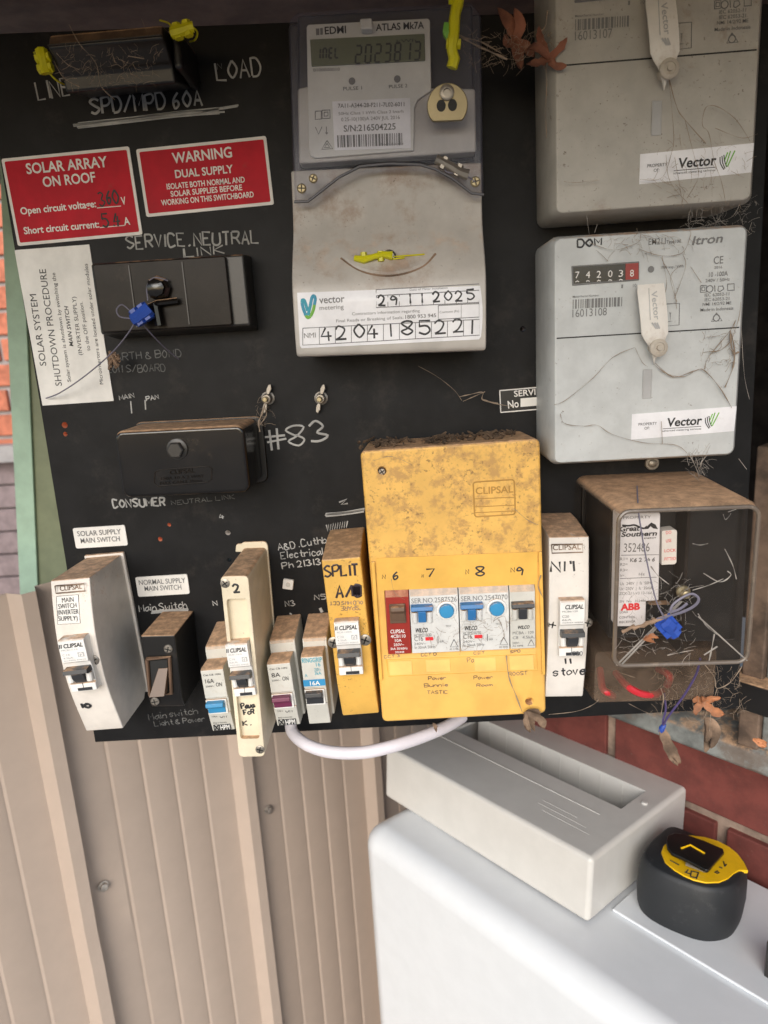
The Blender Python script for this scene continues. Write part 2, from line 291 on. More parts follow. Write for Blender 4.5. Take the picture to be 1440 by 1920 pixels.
M = dict(
    board=mk('board_paint', (.0105, .0105, .0112), .5, speck=.6, speck_col=(.034, .030, .027), speck_scale=22, var=.15, spec=.18),
    chalk=mk('paint_pen', (.42, .415, .40), .8, speck=.5, speck_col=(.2, .2, .19), speck_scale=500, var=.15),
    faint=mk('worn_paint_pen', (.15, .15, .145), .85, speck=.6, speck_col=(.05, .05, .05), speck_scale=500, var=.2),
    ink=mk('marker_ink', (.028, .018, .022), .5, var=.1, bump=0), fadedink=mk('faded_ink', (.42, .23, .05), .7, bump=0),
    pink_red=mk('sign_red', (.50, .004, .018), .5, spec=.2, var=.08, speck=.12, bump=.05), signwhite=mk('sign_white', (.74, .70, .66), .4, bump=.05),
    paper=mk('label_paper', (.78, .76, .72), .5, speck=.1, speck_col=(.5, .4, .3), bump=.05), sticker=mk('white_sticker', (.80, .80, .83), .35, speck=.12, speck_col=(.55, .5, .45), bump=.05),
    print=mk('black_print', (.02, .02, .022), .5, bump=0), grey_print=mk('grey_print', (.17, .17, .17), .5, bump=0), pale_print=mk('pale_print', (.42, .42, .42), .5, bump=0), redprint=mk('red_print', (.75, .02, .03), .5, bump=0), whiteprint=mk('white_print', (.8, .77, .74), .5, bump=0),
    tealprint=mk('teal_print', (.03, .32, .42), .5, bump=0), greenprint=mk('green_print', (.16, .42, .05), .5, bump=0), blueprint=mk('blue_print', (.03, .28, .42), .5, bump=0),
    bakelite=mk('black_bakelite', (.009, .0075, .0065), .13, spec=.6, dust=.95, speck=.3, speck_col=(.06, .045, .03), var=.2), oldblack=mk('old_black_plastic', (.009, .0085, .0085), .35, dust=.95, speck=.2, speck_col=(.07, .05, .035)),
    smoke=mk('smoky_brown_plastic', (.015, .0115, .0095), .3, spec=.14, speck=.4, speck_col=(.05, .036, .027), var=.2), smokeframe=mk('smoky_frame', (.028, .026, .024), .35, dust=.3),
    meter=mk('meter_grey', (.52, .54, .54), .42, fine=0.25, dust=.4, speck=.12, speck_col=(.36, .28, .22), speck_scale=40), meter_old_shaded=mk('meter_aged_shaded', (.42, .40, .36), .45, fine=0.6, dust=.4, speck=.45, speck_col=(.26, .18, .12), speck_scale=26),
    term=mk('terminal_cover', (.50, .47, .43), .38, fine=0.4, dust=.25, speck=.9, speck_col=(.34, .25, .19), speck_scale=17, zdirt=(-.085, -.05)), edmidark=mk('meter_case_dark', (.055, .055, .068), .4),
    edmiface=mk('meter_face', (.66, .66, .63), .45, var=.03), edmipanel=mk('meter_panel', (.52, .50, .47), .45), lcd=mk('lcd_glass', (.16, .175, .11), .2, bump=0, var=.03), lcdseg=mk('lcd_segment', (.012, .014, .010), .4, bump=0),
    brass=mk('brass', (.36, .30, .18), .45, metal=.75, speck=.2), steel=mk('dull_steel', (.34, .31, .27), .42, metal=.8, speck=.4, speck_col=(.2, .13, .08), speck_scale=300), screwwhite=mk('grubby_screw', (.50, .45, .38), .5, speck=.5, speck_col=(.25, .18, .12), speck_scale=200), dark=mk('dark_hole', (.010, .010, .010), .6),
    beigebox=mk('beige_plastic', (.72, .67, .61), .42, fine=0.7, dust=.85, speck=.55, speck_col=(.46, .24, .12), speck_scale=75, zdirt=(.022, .055)), cream=mk('cream_plastic', (.75, .66, .49), .42, fine=0.4, dust=.95, speck=.10, speck_col=(.45, .32, .2)),
    creamdim=mk('cream_recess', (.70, .61, .43), .5, speck=.1, speck_col=(.5, .36, .2)), white=mk('white_plastic', (.78, .77, .74), .35, dust=.7, speck=.08, speck_col=(.5, .4, .3)), breaker=mk('breaker_grey', (.58, .57, .52), .42, fine=0.5, dust=.95, speck=.15, speck_col=(.4, .3, .2)),
    toggle=mk('toggle_grey', (.035, .037, .042), .35, dust=.3), toggleblue=mk('toggle_blue', (.03, .17, .42), .35, dust=.25), togglepurple=mk('toggle_purple', (.16, .028, .075), .35, dust=.2), toggleteal=mk('toggle_lightblue', (.04, .26, .50), .35, dust=.25), togglebrown=mk('toggle_brown', (.13, .078, .05), .4, dust=.25, speck=.5, speck_col=(.06, .035, .02)),
    yellow=mk('yellow_plastic', (.76, .445, .105), .45, dust=.9, speck=.95, speck_col=(.42, .235, .08), speck_scale=85, fine=1.35, zdirt=(-.005, .02)), yellowclean=mk('yellow_clean', (.78, .45, .09), .4, dust=.4, speck=.12, speck_col=(.5, .28, .06)), yellowdirt=mk('yellow_grubby', (.72, .42, .09), .42, dust=.9, speck=.45, speck_col=(.42, .24, .08), speck_scale=60, fine=.9),
    palelabel=mk('pale_label', (.80, .56, .17), .5), redplastic=mk('brick_red_plastic', (.30, .022, .014), .4, dust=.75), offwhite=mk('rcbo_white', (.66, .66, .64), .4, fine=0.6, dust=.9, speck=.25, speck_col=(.42, .32, .24)), n11=mk('n11_plastic', (.70, .66, .61), .4, fine=0.6, dust=.9, speck=.2, speck_col=(.42, .33, .26), zdirt=(0, .05)),
    fence=mk('fence_steel', (.46, .37, .305), .45, var=.015, speck=.05, speck_col=(.6, .5, .4), bump=.03, spec=.4), galv=mk('galvanised_screw', (.55, .5, .45), .35, metal=.8),
    unit=mk('white_enamel', (.68, .705, .725), .22, var=.012, bump=0, spec=.5), boxgrey=mk('grey_enclosure', (.57, .555, .52), .3, var=.02, bump=.04), rubber=mk('black_rubber', (.014, .016, .0185), .55, speck=.4, speck_col=(.07, .07, .072), speck_scale=60), tapeyellow=mk('tape_yellow', (.85, .50, .01), .3), gloss=mk('gloss_black', (.01, .01, .01), .18),
    brick=mk('red_brick', (.15, .036, .028), .8, fine=.9, speck=.2, speck_col=(.30, .17, .14), speck_scale=140, var=.14, bump=.6, bump_scale=250), mortar=mk('mortar', (.30, .22, .17), .9, var=.25, speck=.4, speck_col=(.15, .1, .07), bump=.8, bump_scale=300),
    sill=mk('weathered_sill', (.20, .21, .20), .7, dust=.35, speck=.75, speck_col=(.12, .075, .05), speck_scale=22, var=.25, bump=.5, bump_scale=200), jamb=mk('rusty_jamb', (.15, .10, .07), .7, speck=.5, var=.3, bump=.4, bump_scale=200), boxin=mk('box_interior', (.05, .04, .035), .8, var=.3), soffit=mk('soffit_paint', (.16, .11, .09), .7, var=.15),
    green=mk('pale_green_paint', (.42, .60, .46), .5), greendark=mk('shaded_green_paint', (.22, .25, .15), .5), sunbrick=mk('sunlit_orange_brick', (.52, .17, .095), .8, var=.15), mauve=mk('shaded_mauve_brick', (.26, .20, .20), .8, var=.1), ledge=mk('grey_ledge', (.35, .33, .32), .7),
    conduit=mk('white_conduit', (.70, .67, .72), .35, speck=.08, var=.03), seal_yellow=mk('yellow_seal', (.62, .58, .01), .35), seal_blue=mk('blue_seal', (.022, .07, .36), .35), seal_white=mk('white_seal', (.74, .71, .66), .5, speck=.4, speck_col=(.45, .36, .28)), wire=mk('seal_wire', (.16, .15, .20), .5), redwire=mk('red_wire', (.50, .02, .03), .4), twine=mk('web_strand', (.30, .23, .17), .9), web=mk('cobweb_silk', (.36, .33, .30), .95, var=.2), leaf=mk('dead_leaf', (.42, .17, .075), .7, var=.3, speck=.3, bump=.4), leafdark=mk('old_dead_leaf', (.25, .095, .055), .8, var=.3, speck=.3, bump=.4), husk=mk('debris_brown', (.27, .18, .12), .9, var=.35), grime=mk('grime', (.10, .065, .04), .95, var=.3, bump=.8, bump_scale=300), hole=mk('daylit_hole_paint', (.90, .42, .25), .8),
    clearc=clear('clear_polycarbonate', (.90, .90, .93), .10, (.24, .24, .30)), smokyglass=clear('dusty_smoky_cover', (.80, .74, .68), .34, (.24, .17, .12), .3), glass=clear('receiver_glass', (.92, .89, .86), .055, (.30, .25, .21), .04, dust=.90), coveredge=mk('dusty_clear_edge', (.15, .12, .095), .25, speck=.6, speck_col=(.36, .28, .2)), ground=mk('ground', (.20, .195, .185), .9))

# ------------------------------------------------------------------ setting: ground, house wall, meter box, fence, neighbour
W0 = np.array([0.3108, 0.0325, 0.0]); WD = np.array([.6913, -.7226, 0]); WN = np.array([-.7226, -.6913, 0])   # wall line, its direction and its outward normal
RZ = math.atan2(WD[1], WD[0]); WALL = -0.03
def wl(p): q = np.array(p) - W0; return (q @ WD, -(q @ WN), p[2])       # local coords of things standing along the wall: x along, y into the wall
def wpix(u, v, out): return wl(upl(u, v, W0 + WN * out, WN))

g = MB(); g.add([(-30, -30, -1.35), (30, -30, -1.35), (30, 30, -1.35), (-30, 30, -1.35)], [(0, 1, 2, 3)])
tag(g.build('ground', M['ground']), 'bare ground below the fence and cabinet', kind='structure')

bw = thing('brick_wall', 'dark red brick house wall behind the white cabinet and tape measure', 'wall', loc=tuple(W0), rz=RZ)
b = MB(); ch, bl, mo = .086, .24, .011
z = -.488 - 10 * ch; row = 0
while z < .9:
    x = -.42 - (row % 2) * .125
    while x < 1.3:
        x1 = min(x + bl, 1.3); xa = max(x, -.42)
        zt, zb = z + ch - mo, z
        if not (zt > -.395 and zb < .30 and x < .20):
            j = random.uniform(-.0015, .0015); b.box(xa, x1, zb, zt, -.10, WALL + j)
        x += bl + mo
    z += ch; row += 1
b.build('bricks', M['brick'], bw, bevel=.002)
k = MB(); k.box(-.42, 1.3, -1.34, -.39, -.09, WALL - .006); k.box(.20, 1.3, -.39, .9, -.09, WALL - .006); k.build('mortar', M['mortar'], bw)

mb = thing('meter_box', 'old grey painted meter box frame set in the wall behind the black board', 'meter box', loc=tuple(W0), rz=RZ)
k = MB(); prof = [(-.365, -.10), (-.372, .0), (-.378, .012), (-.395, .014), (-.402, .0), (-.402, -.10)]
k.ribbon(-.40, .14, prof); k.build('sill', M['sill'], mb, bevel=.003)
k = MB(); k.box(-.40, .14, -.372, .30, -.30, -.28); k.box(-.415, -.40, -.372, .30, -.30, -.02); k.build('back_panel', M['boxin'], mb)
jx = wpix(1425, 1000, .012)[0]
k = MB(); k.box(jx - .006, jx + .012, -.372, -.10, -.1, .016); k.build('jamb', M['jamb'], mb, bevel=.002)
k = MB(); k.box(jx + .012, .14, -.372, .30, -.1, .010); k.build('side_panel', M['sill'], mb, bevel=.002)
k = MB(); cx, _, cz = wpix(1398, 1306, .03); k.box(cx - .017, cx + .02, cz - .014, cz + .013, .0, .03); k.build('hinge_block', M['oldblack'], mb, bevel=.002)

sf = thing('eave', 'dark brownish eave soffit just above the top of the board', 'eave')
k = MB(); P = [(-1.2, .45), (-1.2, -.50), (1.6, -.66), (1.6, .45)]  # seen above the board; unseen front reach extended to shade the upper board
k.add([(x, y, .231 + .012 * (y < .1)) for x, y in P] + [(x, y, .30) for x, y in P], [(0, 1, 2, 3), (7, 6, 5, 4)] + [(i, i + 4, (i + 1) % 4 + 4, (i + 1) % 4) for i in range(4)])
k.build('soffit', M['soffit'], sf)

# the ribbed steel fence, square to the wall
C = np.array([-.0588, .4188, 0.0])
fn = thing('metal_fence', 'beige ribbed steel fence running below and behind the board', 'fence', loc=(C[0], C[1], 0), rz=math.atan2(WN[1], WN[0]))   # local x = along the fence away from the wall, -y = towards the viewer?
sgn = 1.0 if (np.array([-math.sin(fn.rotation_euler.z), math.cos(fn.rotation_euler.z), 0]) @ (CAM - C)) > 0 else -1.0
prof = []                                           # (s, height towards the viewer)
pitch = .2115
for i in range(-1, 7):
    s0 = .0185 + i * pitch                          # near edge of rib i (on the wall side)
    prof += [(s0, .0), (s0 + .004, .017), (s0 + .017, .017), (s0 + .026, .0)]
    for q in (.060, .096, .132, .168):
        prof += [(s0 + q, 0), (s0 + q + .003, -.0012 if int(q * 1000) % 72 else .0012), (s0 + q + .0065, 0)]
prof.sort()
k = MB(); zt, zb = -.216, -1.34; n_ = len(prof)
ZL = [zt, -.5, -.62, -.66, -.9, zb]
V = []
for zz in ZL:
    for s_, h in prof:
        dent = -.004 * math.exp(-((s_ - .45) / .02) ** 2 - ((zz + .62) / .03) ** 2)
        V.append((s_, sgn * (h + dent), zz))
m_ = len(V)
V += [(v[0], v[1] - sgn * .0012, v[2]) for v in V]
Fs = []
for r in range(len(ZL) - 1):
    for i in range(n_ - 1):
        q = (r * n_ + i, r * n_ + i + 1, (r + 1) * n_ + i + 1, (r + 1) * n_ + i); Fs.append(q if sgn < 0 else q[::-1]); Fs.append(tuple(a + m_ for a in q)[::-1])
for i in range(n_ - 1): Fs.append((i, i + 1, m_ + i + 1, m_ + i))
k.add(V, Fs); k.build('sheet', M['fence'], fn, ang=20)
for s_, zz in ((.4282, -.577), (.2096, -.5964), (.0342, -.6115)):
    k = MB(); k.lathe((s_, 0, zz), [(.0062, 0), (.0062, .0015), (.0045, .002), (.0045, .0055), (.003, .0062)], 12)
    if sgn > 0: k.v = [(x, -y, z) for x, y, z in k.v]; k.f = [f[::-1] for f in k.f]
    k.build('screw', M['galv'], fn)

# beyond the fence, at the left
def slab(name, mat, parent, pts, dist, thick):      # board-parallel slab standing dist metres beyond the board
    P = [uy(u, v, dist) for u, v in pts]; k = MB(); k.prism([(p[0], p[2]) for p in P], -dist - thick, -dist); return k.build(name, mat, parent)
nh = thing('neighbour_house', 'sunlit orange brick neighbouring house beyond the fence', 'house')
nd = 1.6
A_ = uy(-260, 100, nd); B_ = uy(60, 835, nd); Cc = uy(-260, 1500, nd); X1 = uy(400, 800, nd)[0]
k = MB(); ch = .075; zz = uy(10, 862, nd)[2]; row = 0
while zz < A_[2]:
    x = A_[0] + (row % 2) * .12
    while x < X1: k.box(x, x + .23, zz, zz + ch - .012, -nd - .1, -nd); x += .242
    zz += ch; row += 1
k.build('brickwork', M['sunbrick'], nh, bevel=.003)  # sunshine on these bricks is put into their bright colour
k = MB(); k.box(A_[0], X1, Cc[2], A_[2], -nd - .1, -nd - .012); k.build('mortar', M['ledge'], nh)
k = MB(); k.box(A_[0], X1, uy(10, 862, nd)[2], uy(10, 832, nd)[2], -nd - .05, -nd + .06); k.build('ledge', M['ledge'], nh)
k = MB(); zz = uy(10, 862, nd)[2] - ch
while zz > Cc[2]: k.box(A_[0], X1, zz, zz + ch - .006, -nd - .05, -nd + .012); zz -= ch
k.build('lower_brickwork', M['mauve'], nh, bevel=.002)  # bricks in shade; the shade is put into their greyer colour
gp = thing('green_post', 'pale green painted steel post just beyond the fence', 'post')
pd = .30
a0, a1, b0, b1 = uy(-2, 300, pd), uy(36, 300, pd), uy(38, 1135, pd), uy(72, 1135, pd)
def post(name, mat, p0, p1, q0, q1, y0, y1):
    k = MB(); V = []
    for (p, q) in ((p0, q0), (p1, q1)):
        V += [(p[0], y0, p[2]), (q[0], y0, q[2]), (q[0], y1, q[2]), (p[0], y1, p[2])]
    k.add(V, [(3, 2, 1, 0), (4, 5, 6, 7)] + [(i, (i + 1) % 4, (i + 1) % 4 + 4, i + 4) for i in range(4)]); return k.build(name, mat, gp, bevel=.001)
E2 = np.array([.03, 0, 0]); up_ = (a0 - b0) / np.linalg.norm(a0 - b0) * .25
post('face', M['green'], b0, a0 + up_, b1, a1 + up_, pd, pd + .004)
post('return_side', M['greendark'], b1 - E2 * .15, a1 + up_ - E2 * .15, b1 + E2 * 1.4, a1 + E2 * 1.4 + up_, pd + .0042, pd + .03)  # shaded side of the same green post, shade put into the darker green

# ------------------------------------------------------------------ the black board
bd = thing('switchboard_panel', 'black painted meter panel covered in white handwriting, carrying all the meters', 'switchboard')
c0, c1, c2, c3 = (uy(*p, 0) for p in ((-39, 64), (1452, 6), (1384, 1329), (178, 1392)))
k = MB(); k.prism([(p[0], p[2]) for p in (c0, c1, c2, c3)], -.012, 0)
board = k.build('board', M['board'], None, bevel=.0008)
cuts = []
HOLES = [(121, 797, 6), (122, 814, 4.4), (317, 984, 3.8), (300, 1011, 4.6), (427, 999, 5.2), (430, 1050, 4), (980, 617, 5)]
for u, v, r in HOLES:
    x, z_ = BOARD.l(u, v, 0); c = MB(); c.prism(ell(x, z_, r * .00041, None, 14), -.02, .01); cuts.append(c.build('cutter', M['dark'], smoothed=False))
cut(board, *cuts); board.parent = bd
for u, v, r in HOLES[:5]:
    x, z_ = BOARD.l(u, v, 0); c = MB(); P0, P1 = ell(x, z_, r * .00041, None, 14), ell(x, z_, r * .00033, None, 14); n_ = 14
    c.add([(a, .0006, e) for a, e in P0] + [(a, .0112, e) for a, e in P1], [(i, i + n_, (i + 1) % n_ + n_, (i + 1) % n_) for i in range(n_)] + [tuple(range(n_, 2 * n_))])
    c.build('lit_hole_lining', M['hole'] if u != 427 else M['signwhite'], bd)  # light showing through the holes, painted as a bright lining
hw = [("LINE", (72, 187), (132, 179), 28, 1), ("LOAD", (408, 152), (490, 142), 30, 1), ("SPD/MPD 60A", (172, 214), (380, 198), 26, 1.25), ("SERVICE, NEUTRAL", (238, 466), (485, 456), 22, 1), ("LINK", (345, 482), (420, 476), 15, .8),
      ("MAIN", (225, 750), (252, 745), 8, .6), ("PAN", (275, 752), (298, 748), 8, .6), ("#83", (503, 845), (615, 825), 38, 1.25), ("CONSUMER", (212, 952), (310, 948), 15, 1.1), ("Main Switch", (262, 1147), (350, 1140), 13, .6),
      ("4", (412, 974), (421, 972), 9, .7), ("N3", (535, 1137), (553, 1135), 10, .7), ("N5", (590, 1125), (612, 1123), 10, .7), ("A&D. Cuthb", (522, 1032), (612, 1018), 13, .6), ("Electrical", (527, 1048), (605, 1040), 13, .6), ("Ph 21313", (530, 1067), (602, 1058), 12, .65), ("N", (400, 1136), (408, 1135), 9, .7)]
for t, p, q, cap, r in hw:
    k = MB(); k.hand(BOARD, t, p, q, cap, .0001, .00066 * r); k.build('painted_lettering', M['chalk'], bd)
for t, p, q, cap, r in [("EARTH & BOND", (205, 677), (340, 668), 13, .7), ("BELOW S/BOARD", (180, 700), (310, 696), 13, .7), ("NEUTRAL LINK", (322, 947), (440, 935), 8, .6), ("Main switch", (280, 1350), (370, 1338), 12, .55), ("Light & Power", (290, 1362), (384, 1352), 10, .55), ("N", (408, 130), (416, 129), 9, .5)]:
    k = MB(); k.hand(BOARD, t, p, q, cap, .0001, .0005 * r); k.build('worn_lettering', M['faint'], bd)
k = MB()
def scrib(pts, w, n, mbk=None, jx=6):
    k = MB()
    for i in range(n):
        o_ = (i - n / 2) * w / n; k.line(BOARD, smooth([(p[0] + random.uniform(-jx, jx), p[1] + o_ + random.uniform(-1, 1)) for p in pts], 3), .0001, .0006)
    k.build('painted_scribble', M['chalk'], bd)
scrib([(140, 236), (240, 226), (340, 214), (415, 208)], 10, 7, jx=7); scrib([(380, 210), (450, 199)], 4, 2); scrib([(285, 1149), (320, 1146), (352, 1144)], 5, 4, jx=2); scrib([(612, 966), (648, 962), (682, 957)], 6, 6, jx=3)
k = MB(); k.line(BOARD, [(612 + i * 2.2, 990 - i * .4 + (6 if i % 2 else -6)) for i in range(19)], .0001, .0006); k.build('painted_scribble', M['chalk'], bd)

for P, r in (([(636, 942), (650, 936), (640, 946), (652, 944)], .0007), ([(245, 752), (247, 775)], .0005), ([(272, 750), (273, 768)], .0005), ([(345, 466), (347, 480)], .0005), ([(600, 1140), (604, 1148)], .0012), ([(543, 1150), (547, 1152)], .0006)):
    k = MB(); k.line(BOARD, P, .0001, r); k.build('painted_tick', M['chalk'], bd)

# ------------------------------------------------------------------ stickers and signs on the board
def sign(name, label, cat, corners, mat, t=.0008, r=.0015, group=None):
    F = rect(*corners, t); o = thing(name, label, cat, F, group)
    k = MB(); k.prism(rrect(-F.w / 2, F.w / 2, -F.h / 2, F.h / 2, r), 0, t); k.build('plate', mat, o); return F, o
def words(F, o, mat, items, d=.001, bold=.0, name='lettering', K=None, slant=0):
    k = MB()
    for t, p, q, cap in items:
        if K: s = math.dist(K((0, 0)), K((1, 0))); p, q, cap = K(p), K(q), cap * s
        k.text(F, t, p, q, cap, d, bold, slant)
    return k.build(name, mat, o)
for nm, lab, cor, tx in (
    ('warning_sign', 'red sign reading SOLAR ARRAY ON ROOF with handwritten voltage and current', K1((10, 793), (650, 732), (708, 1172), (85, 1232)),
     [("SOLAR ARRAY", (135, 870), (540, 833), 46), ("ON ROOF", (218, 935), (480, 909), 44), ("Open circuit voltage:", (105, 1073), (482, 1035), 31), ("V", (609, 1024), (632, 1021), 34), ("Short circuit current:", (122, 1171), (498, 1137), 31), ("A", (622, 1126), (652, 1122), 34)]),
    ('warning_sign', 'red sign reading WARNING DUAL SUPPLY with white border', K1((682, 745), (1333, 680), (1367, 1022), (730, 1087)),
     [("WARNING", (865, 817), (1162, 785), 46), ("DUAL SUPPLY", (878, 890), (1167, 863), 35), ("ISOLATE BOTH NORMAL AND", (835, 947), (1225, 911), 25), ("SOLAR SUPPLIES BEFORE", (855, 984), (1212, 950), 25), ("WORKING ON THIS SWITCHBOARD", (808, 1028), (1270, 985), 25)])):
    F, o = sign(nm, lab, 'sign', cor, M['signwhite'], group='red warning signs')
    e = .0021; k = MB(); k.prism(rrect(-F.w / 2 + e, F.w / 2 - e, -F.h / 2 + e, F.h / 2 - e, .001), .0007, .001); k.build('red_panel', M['pink_red'], o)
    words(F, o, M['signwhite'], tx, .0013, .02, K=K1)
    if 'ARRAY' in lab:
        k = MB(); k.line(F, K1((485, 1040), (605, 1030)), .0011, .0003); k.line(F, K1((500, 1138), (622, 1127)), .0011, .0003); k.build('blank_line', M['signwhite'], o)
        k = MB(); k.hand(F, "360", K1((500, 1030)), K1((596, 1018)), 24, .0012, .0006); k.build('handwriting', M['print'], o); k = MB(); k.hand(F, "5.4", K1((516, 1136)), K1((602, 1128)), 22, .0012, .0007); k.build('handwriting', M['print'], o)
F, o = sign('instruction_label', 'white label with SOLAR SYSTEM SHUTDOWN PROCEDURE printed sideways', 'label', K2((80, 75), (452, 50), (563, 830), (205, 857)), M['paper'], r=.0004)
words(F, o, M['print'], [("SOLAR SYSTEM", (232, 655), (180, 297), 34), ("SHUTDOWN PROCEDURE", (310, 755), (228, 172), 34), ("Solar system is shutdown by switching the", (355, 735), (275, 190), 19), ("(INVERTER SUPPLY)", (412, 602), (378, 310), 20), ("to the OFF position.", (452, 580), (413, 335), 20), ("Microinverters are located under solar modules", (517, 748), (437, 145), 19)], K=K2)
words(F, o, M['print'], [("MAIN SWITCH", (367, 558), (340, 360), 20)], K=K2, bold=.015, slant=.2)
for lab, cor, tx in (('white label reading SOLAR SUPPLY MAIN SWITCH above the grubby white enclosure', ((365, 187), (625, 173), (637, 272), (378, 291)), [("SOLAR SUPPLY", (388, 228), (606, 216), 25), ("MAIN SWITCH", (405, 263), (600, 252), 25)]),
                     ('white label reading NORMAL SUPPLY MAIN SWITCH above the black switch', ((679, 433), (938, 418), (946, 515), (688, 532)), [("NORMAL SUPPLY", (696, 472), (928, 460), 25), ("MAIN SWITCH", (724, 502), (908, 494), 25)])):
    F, o = sign('switch_label', lab, 'label', K3(*cor), M['paper'], .0012, .0015, 'small white switch labels'); words(F, o, M['grey_print'], tx, .0015, .008, K=K3)
F, o = sign('service_plate', 'black plate reading SERVICE No with white frame, left of the grey meter', 'plate', ((936, 731), (1030, 723), (1031, 767), (937, 775)), M['oldblack'], .0012, .0004)
k = MB(); k.outline(rrect(-F.w / 2 + .0006, F.w / 2, -F.h / 2 + .0006, F.h / 2 - .0006, .0003), .0013, .0004); k.build('border', M['whiteprint'], o)
words(F, o, M['whiteprint'], [("SERVICE", (964, 744), (1026, 738), 11), ("No", (953, 766), (973, 763), 14)], .0015, .015)
k = MB(); k.quad(F, [(976, 747), (1026, 743), (1026, 759), (976, 763)], .0015); k.build('number_strip', M['paper'], o)

# ------------------------------------------------------------------ seals, bolts, wing nuts
def seal(label, mat, px, d, size, ang, wires, group='meter seals', wr=.0005, wmat='wire'):
    x, z_ = BOARD.l(*px, d); F = Frame(x, z_, 0); o = thing('security_seal', label, 'seal', F, group)
    k = MB(); L, r = size; ca, sa = math.cos(math.radians(ang)), math.sin(math.radians(ang))
    ns = 5 if L < .03 else 12; T_ = [i / (ns - 1) - .5 for i in range(ns)]; jt = min(L * .03, .0005)
    k.tube([(L * t * ca - sa * random.gauss(0, jt), -d - .001 * math.cos(3 * t) + random.gauss(0, jt * .4), L * t * sa + ca * random.gauss(0, jt)) for t in T_], [r * random.uniform(.7, 1.1) for t in T_], 8)
    for q in (-.25, .2): k.tube([(L * q * ca - r * 1.2 * sa, -d, L * q * sa + r * 1.2 * ca), (L * q * ca + r * 1.2 * sa, -d, L * q * sa - r * 1.2 * ca)], r * .8, 6)
    k.build('body', mat, o, ang=30)
    if wires:
        k = MB()
        for W_ in wires: k.tube(smooth([(F.l(u, v, dd)[0], -dd, F.l(u, v, dd)[1]) for u, v, dd in W_], 5), wr, 5)
        k.build('wire', M[wmat], o)
    return o
def screw(o, F, px, d, r, mat='steel', slot=True, name='screw', h=.0016):
    x, z_ = F.l(*px, d); k = MB(); k.lathe((x, -d, z_), [(r, 0), (r, h * .5), (r * .75, h), (r * .12, h * 1.05)], 14); s = k.build(name, M[mat], o)
    if slot:
        a = random.uniform(0, 3.1); k = MB()
        for t_ in (a, a + math.pi / 2):
            c, q = math.cos(t_), math.sin(t_); k.add([(x - c * r * .7 + q * r * .12, -d - h * 1.12, z_ - q * r * .7 - c * r * .12), (x + c * r * .7 + q * r * .12, -d - h * 1.12, z_ + q * r * .7 - c * r * .12), (x + c * r * .7 - q * r * .12, -d - h * 1.12, z_ + q * r * .7 + c * r * .12), (x - c * r * .7 - q * r * .12, -d - h * 1.12, z_ - q * r * .7 + c * r * .12)], [(0, 1, 2, 3)])
        k.build('slot', M['dark'], s)
    return s
def loose_screw(name, label, px, r, mat, d=0, cat='bolt'):
    x, z_ = BOARD.l(*px, d); F = Frame(x, z_); o = thing(name, label, cat, F); k = MB()
    k.lathe((0, 0, 0), [(r, 0), (r, .001), (r * .9, .0016), (r * .55, .0017), (r * .55, .0035), (r * .3, .0042)], 16); k.build('head', M[mat], o); return o
def wingnut(label, px):
    x, z_ = BOARD.l(*px, .008); F = Frame(x, z_, math.radians(18)); o = thing('wing_nut', label, 'wing nut', F, 'brass wing nuts')
    k = MB(); k.lathe((0, 0, 0), [(.0052, 0), (.0052, .001), (.0040, .0015), (.0036, .008), (.0030, .0085)], 12); k.build('nut', M['steel'], o)
    k = MB(); k.lathe((0, 0, 0), [(.0021, .008), (.0021, .014), (.0015, .0145)], 10); k.build('stud', M['brass'], o)
    for s in (-1, 1):
        k = MB(); k.prism([(-.0012, s * .0034), (.0012, s * .0034), (.002, s * .008), (.0008, s * .0115), (-.0012, s * .0105), (-.0018, s * .007)], .004, .0062); k.build('wing', M['steel'], o, bevel=.0006)
wingnut('brass wing nut with web strands at the corner of the bakelite box', (499, 748)); wingnut('clean brass wing nut alone on the bare board', (600, 748))
loose_screw('washer_bolt', 'dull round washer and bolt below the grey meter', (1222, 868), .0055, 'steel')
x, z_ = BOARD.l(541, 1094, 0); F = Frame(x, z_, .2); o = thing('wall_plug', 'small square white plastic plug on the board', 'plug', F); k = MB(); k.prism(rrect(-.0042, .0042, -.0042, .0042, .0008), 0, .003); k.build('cap', M['paper'], o, bevel=.0005); k = MB(); k.lathe((0, -.003, 0), [(.0018, 0), (.0018, .0008), (.001, .001)], 10); k.build('boss', M['breaker'], o)

# ------------------------------------------------------------------ black isolator at the top left, neutral links
F = rect((92, 45), (302, 22), (312, 140), (88, 156), .055); o = thing('fuse_isolator', 'black service isolator block with dusty web under the eave', 'isolator', F)
w, h = F.w / 2, F.h / 2
k = MB(); k.ribbon(-w, w, [(h, 0), (h, .030), (h * .78, .034), (h * .72, .05), (h * .2, .055), (0, .048), (-h * .3, .044), (-h * .42, .040), (-h, .038), (-h * .55, .006), (-h * .5, 0)]); k.build('body', M['oldblack'], o, bevel=.002)
k = MB(); k.box(w + .0005, w + .007, -h * .6, h * .8, 0, .042); k.build('end_block', M['oldblack'], o, bevel=.003)
k = MB(); k.box(-w * .98, w * .98, h * .25, h * .29, .0545, .0557); k.build('rib', M['smokeframe'], o)
seal('yellow seal on the right end of the black isolator', M['seal_yellow'], (343, 56), .05, (.014, .0036), 10, [[(325, 60, .045), (318, 45, .04), (300, 38, .03)], [(360, 50, .05), (370, 60, .045), (366, 74, .04), (356, 78, .03)]], wmat='seal_yellow', wr=.0006)
seal('yellow seal on the left end of the black isolator', M['seal_yellow'], (83, 117), .045, (.013, .0038), 95, [[(83, 100, .045), (70, 97, .04), (64, 99, .03)], [(88, 132, .045), (105, 150, .04), (120, 158, .03)]], wmat='seal_yellow', wr=.0006)

